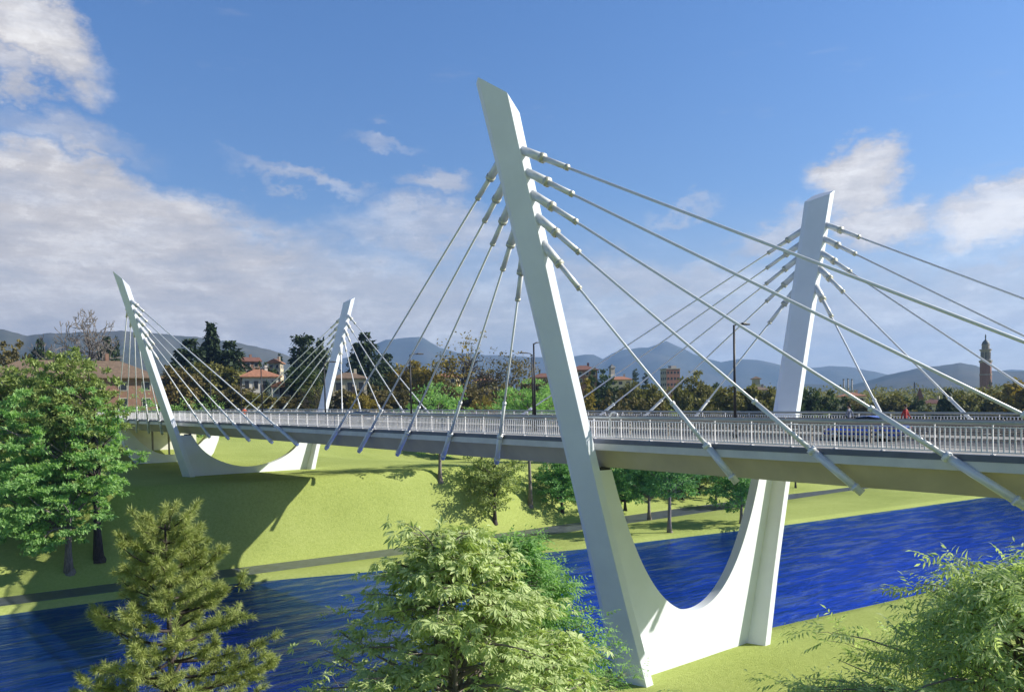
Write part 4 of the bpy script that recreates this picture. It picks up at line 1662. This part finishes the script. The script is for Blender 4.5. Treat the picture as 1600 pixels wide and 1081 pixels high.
house(112, 563, 200, 32, 14, 10.5, 4.2, 'salmon', 'browntile', 'long salmon brick house with a brown hipped roof behind the left trees', .05, True, 7, 3, balc=True, eave=1.2)
house(404, 577, 210, 8.4, 7, 3.8, 2.1, 'whitew', 'tile', 'white villa with a wide orange hipped roof behind the far stays', .1, True, 4, 1, eave=.9)
house(440, 596, 200, 3.6, 5, 2.2, 1.4, 'whitew', 'tile', 'low orange roofed annex right of the white villa', -.1, False, 2, 1, chim=0)
house(384, 558, 260, 7, 6, 4, 1.6, 'salmon', 'redtile', 'pink house up behind the villa', .2, False, 3, 2)
house(431, 561, 260, 3.5, 5, 4.2, 1.4, 'cream', 'tile', 'small cream house up behind the villa', -.2, False, 2, 2)
house(544, 582, 215, 8.6, 7, 4, 1.8, 'cream', 'browntile', 'cream house with a brown roof right of the far right pylon', .1, True, 3, 1)
house(620, 580, 262, 9.5, 8, 4.5, 2.1, 'cream', 'tile', 'cream house with an orange roof left of the golden tree', .3, False, 3, 1)
house(698, 582, 280, 8, 7, 5, 1.8, 'cream', 'tile', 'orange roofed house behind the tall yellow green tree', -.2, True, 3, 2)
house(757, 588, 300, 8, 8, 5.6, 2, 'cream', 'tile', 'cream house behind the bare brown trees', .2, True, 3, 2)
house(855, 583, 300, 12, 7, 5, 1.8, 'salmon', 'redtile', 'red roofed house behind the near lamp posts', .1, True, 4, 2)
house(910, 571, 300, 10, 8, 5, 2.0, 'brick', 'redtile', 'brick house with a red roof right of the near pylon leg', .1, True, 4, 2)
house(968, 588, 330, 9, 7, 5, 1.6, 'cream', 'tile', 'pale house below the small bell tower', .1, True, 3, 2)
house(1330, 613, 330, 9, 8, 6, 1.6, 'cream', 'tile', 'cream house below the three chimneys', .1, True, 3, 2)
house(1385, 628, 300, 9, 7, 3.4, 1.7, 'salmon', 'tile', 'salmon house between the two people', .2, True, 3, 1)
house(1457, 623, 300, 7, 7, 4, 1.7, 'cream', 'redtile', 'cream house right of the red church', -.2, True, 3, 1)
house(1055, 617, 210, 5, 6, 4.4, 1.2, 'cream', 'tile', 'pale low house below the apartment block', -.1, True, 3, 1)
house(1183, 604, 300, 9, 8, 6, 1.5, 'greyw', 'browntile', 'grey house behind the wide olive trees', .2, True, 3, 2)

# apartment block
x, y, zt_ = ondist(1047, 577, 420)
ap = tag(empty('apartment_block', (x, y, -6.5), face_cam(x, y, .5)), 'tall brick apartment block with a grey side above the trees', 'building')
h = zt_ + 6.5
m = MB()
m.box((0, 0, h / 2), (7.6, 6.4, h))
m.build('wall', 'brick', ap)
m = MB()
m.box((0, 0, h + .2), (8.2, 7, .4))
m.box((1.5, .5, h + 1.1), (3, 3, 1.4))
m.build('roof', 'greyw', ap)
m = MB()
m.box((-3.83, 0, h / 2), (.12, 6.2, h - .1))
m.build('side_wall', 'greyw', ap)
for r_ in range(9):
    for c in range(4):
        z = h - 1.8 - r_ * 3.
        m = MB()
        m.box((-2.8 + c * 1.87, -3.22, z), (1.0, .1, 1.3))
        m.build('window', 'glass', ap)
    for c in range(3):
        m = MB()
        m.box((-3.92, -2 + c * 2., z), (.1, 1.0, 1.3))
        m.build('window', 'glass', ap)


def tower(u, vtop, d, w, label, spec, cat='tower', name='bell_tower', turn=.5):
    """spec: list of (part name, material, list of (z from top start, z end, width factor))"""
    x, y, zt_ = ondist(u, vtop, d)
    g = -6.5
    root = tag(empty(name, (x, y, g), face_cam(x, y, turn)), label, cat)
    H = zt_ - g
    for nm, mt, prof, n in spec:
        m = MB()
        if n == 4:
            m.lathe([(w * r * .7071, H + z) for r, z in prof], 4)
        else:
            m.lathe([(w * r * .5, H + z) for r, z in prof], n)
        m.build(nm, mt, root)
    return root, H


# brick bell tower at the right: shaft, belfry with round drum, dome and statue
bt, Hb = tower(1540, 522, 480, 5.7, 'tall round topped brick bell tower with a grey belfry and statue', [
    ('shaft', 'brick', [(1.0, -60), (.95, -20.6)], 8),
    ('stone_band', 'oldstone', [(1.04, -20.9), (1.04, -20.3)], 8),
    ('upper_shaft', 'brick', [(.94, -20.3), (.92, -14.6)], 8),
    ('gallery', 'oldstone', [(.95, -14.6), (1.08, -14.0), (1.08, -13.4), (.8, -13.3)], 8),
    ('belfry', 'oldstone', [(.80, -13.3), (.80, -8.6)], 8),
    ('cornice', 'oldstone', [(.82, -8.6), (.98, -8.2), (.98, -7.7), (.62, -7.6)], 8),
    ('drum', 'oldstone', [(.64, -7.6), (.62, -5.6), (.70, -5.4), (.66, -5.2)], 16),
    ('dome', 'slate', [(.62, -5.2), (.56, -4.4), (.40, -3.6), (.20, -3.1), (.12, -2.7)], 16),
    ('statue', 'slate', [(.12, -2.7), (.10, -2.0), (.13, -1.2), (.10, -.5), (.05, -.3), (.07, -.1), (.02, 0)], 10)])
for k in range(8):
    a = (k + .5) * math.pi / 4 + math.pi / 8
    m = MB()
    m.box((math.cos(a + math.pi / 8) * 5.7 * .40 * .93, math.sin(a + math.pi / 8) * 5.7 * .40 * .93, Hb - 11), (.2, .9, 3.4), a + math.pi / 8)
    m.build('bell_opening', 'glass', bt)
tower(956, 569, 340, 2.2, 'small slim bell tower rising right of the near pylon', [
    ('shaft', 'stone', [(1, -26), (1, -4.2)], 4), ('belfry', 'greyw', [(.8, -4.2), (.8, -1.6)], 4), ('roof', 'slate', [(1.15, -1.6), (.9, -1.0), (.1, 0)], 4)])
tower(1181, 588, 330, 3.2, 'squat square tower above the wide olive trees', [
    ('shaft', 'cream', [(1, -24), (1, -3.2)], 4), ('belfry', 'greyw', [(.85, -3.2), (.85, -1.1)], 4), ('roof', 'browntile', [(1.3, -1.1), (1.2, -.9), (.1, 0)], 4)], turn=.1)
tower(1437, 606, 330, 2.6, 'red church with a pointed spire left of the bell tower', [
    ('shaft', 'brick', [(1, -22), (1, -5.6)], 4), ('belfry', 'brick', [(.8, -5.6), (.8, -4.2)], 4), ('spire', 'redtile', [(1.0, -4.2), (.1, 0)], 4),
    ('nave', 'brick', [(3.0, -22), (3.0, -9.6), (.3, -7.4)], 4)], 'church', 'church', .1)
for i, (u, v, lab) in enumerate([(1318, 592, 'left one of three thin industrial chimneys'), (1325, 591, 'middle one of three thin industrial chimneys'), (1331, 592, 'right one of three thin industrial chimneys')]):
    x, y, zt_ = ondist(u, v, 620)
    root = tag(empty('factory_chimney', (x, y, -7)), lab, 'chimney', 'three industrial chimneys')
    H = zt_ + 7
    m = MB()
    m.lathe([(.75, 0), (.5, H - .8)], 10)
    m.build('stack', 'greyw', root, True)
    m = MB()
    m.lathe([(.62, H - .8), (.66, H - .3), (.55, H)], 10)
    m.build('chimney_cap', 'slate', root)
x, y, zt_ = ondist(1429, 597, 500)
root = tag(empty('lattice_mast', (x, y, -7)), 'thin steel mast left of the red church', 'mast')
m = MB()
for sx, sy in ((1, 1), (1, -1), (-1, 1), (-1, -1)):
    m.tube([(sx * .9, sy * .9, 0), (sx * .1, sy * .1, zt_ + 7)], .09, 4)
for k in range(8):
    z = (zt_ + 7) * k / 8
    w = .9 - .8 * k / 8
    m.tube([(-w, -w, z), (w, w, z + 2)], .06, 4)
m.build('frame', 'lamp', root)
m = MB()
m.box((0, 0, zt_ + 6), (3.2, .2, .2))
m.box((0, 0, zt_ + 4.5), (2.6, .2, .2))
m.build('cross_arm', 'lamp', root)

# ------------------------------------------------------------------ haze
m = bpy.data.materials.new('haze')
m.use_nodes = True
t = NT(m.node_tree)
t.n.remove(t.n['Principled BSDF'])
pv = t.new('ShaderNodeVolumePrincipled')
pv.inputs['Color'].default_value = (.34, .58, 1.0, 1)
pv.inputs['Density'].default_value = 1.6e-4
pv.inputs['Anisotropy'].default_value = .2
t.l.new(pv.outputs[0], t.n['Material Output'].inputs['Volume'])
mb = MB()
mb.box((1400, 1800, 225), (9600, 8600, 510))
tag(mb.build('haze', m), 'thin blue air between the bridge and the far mountains', kind='stuff')
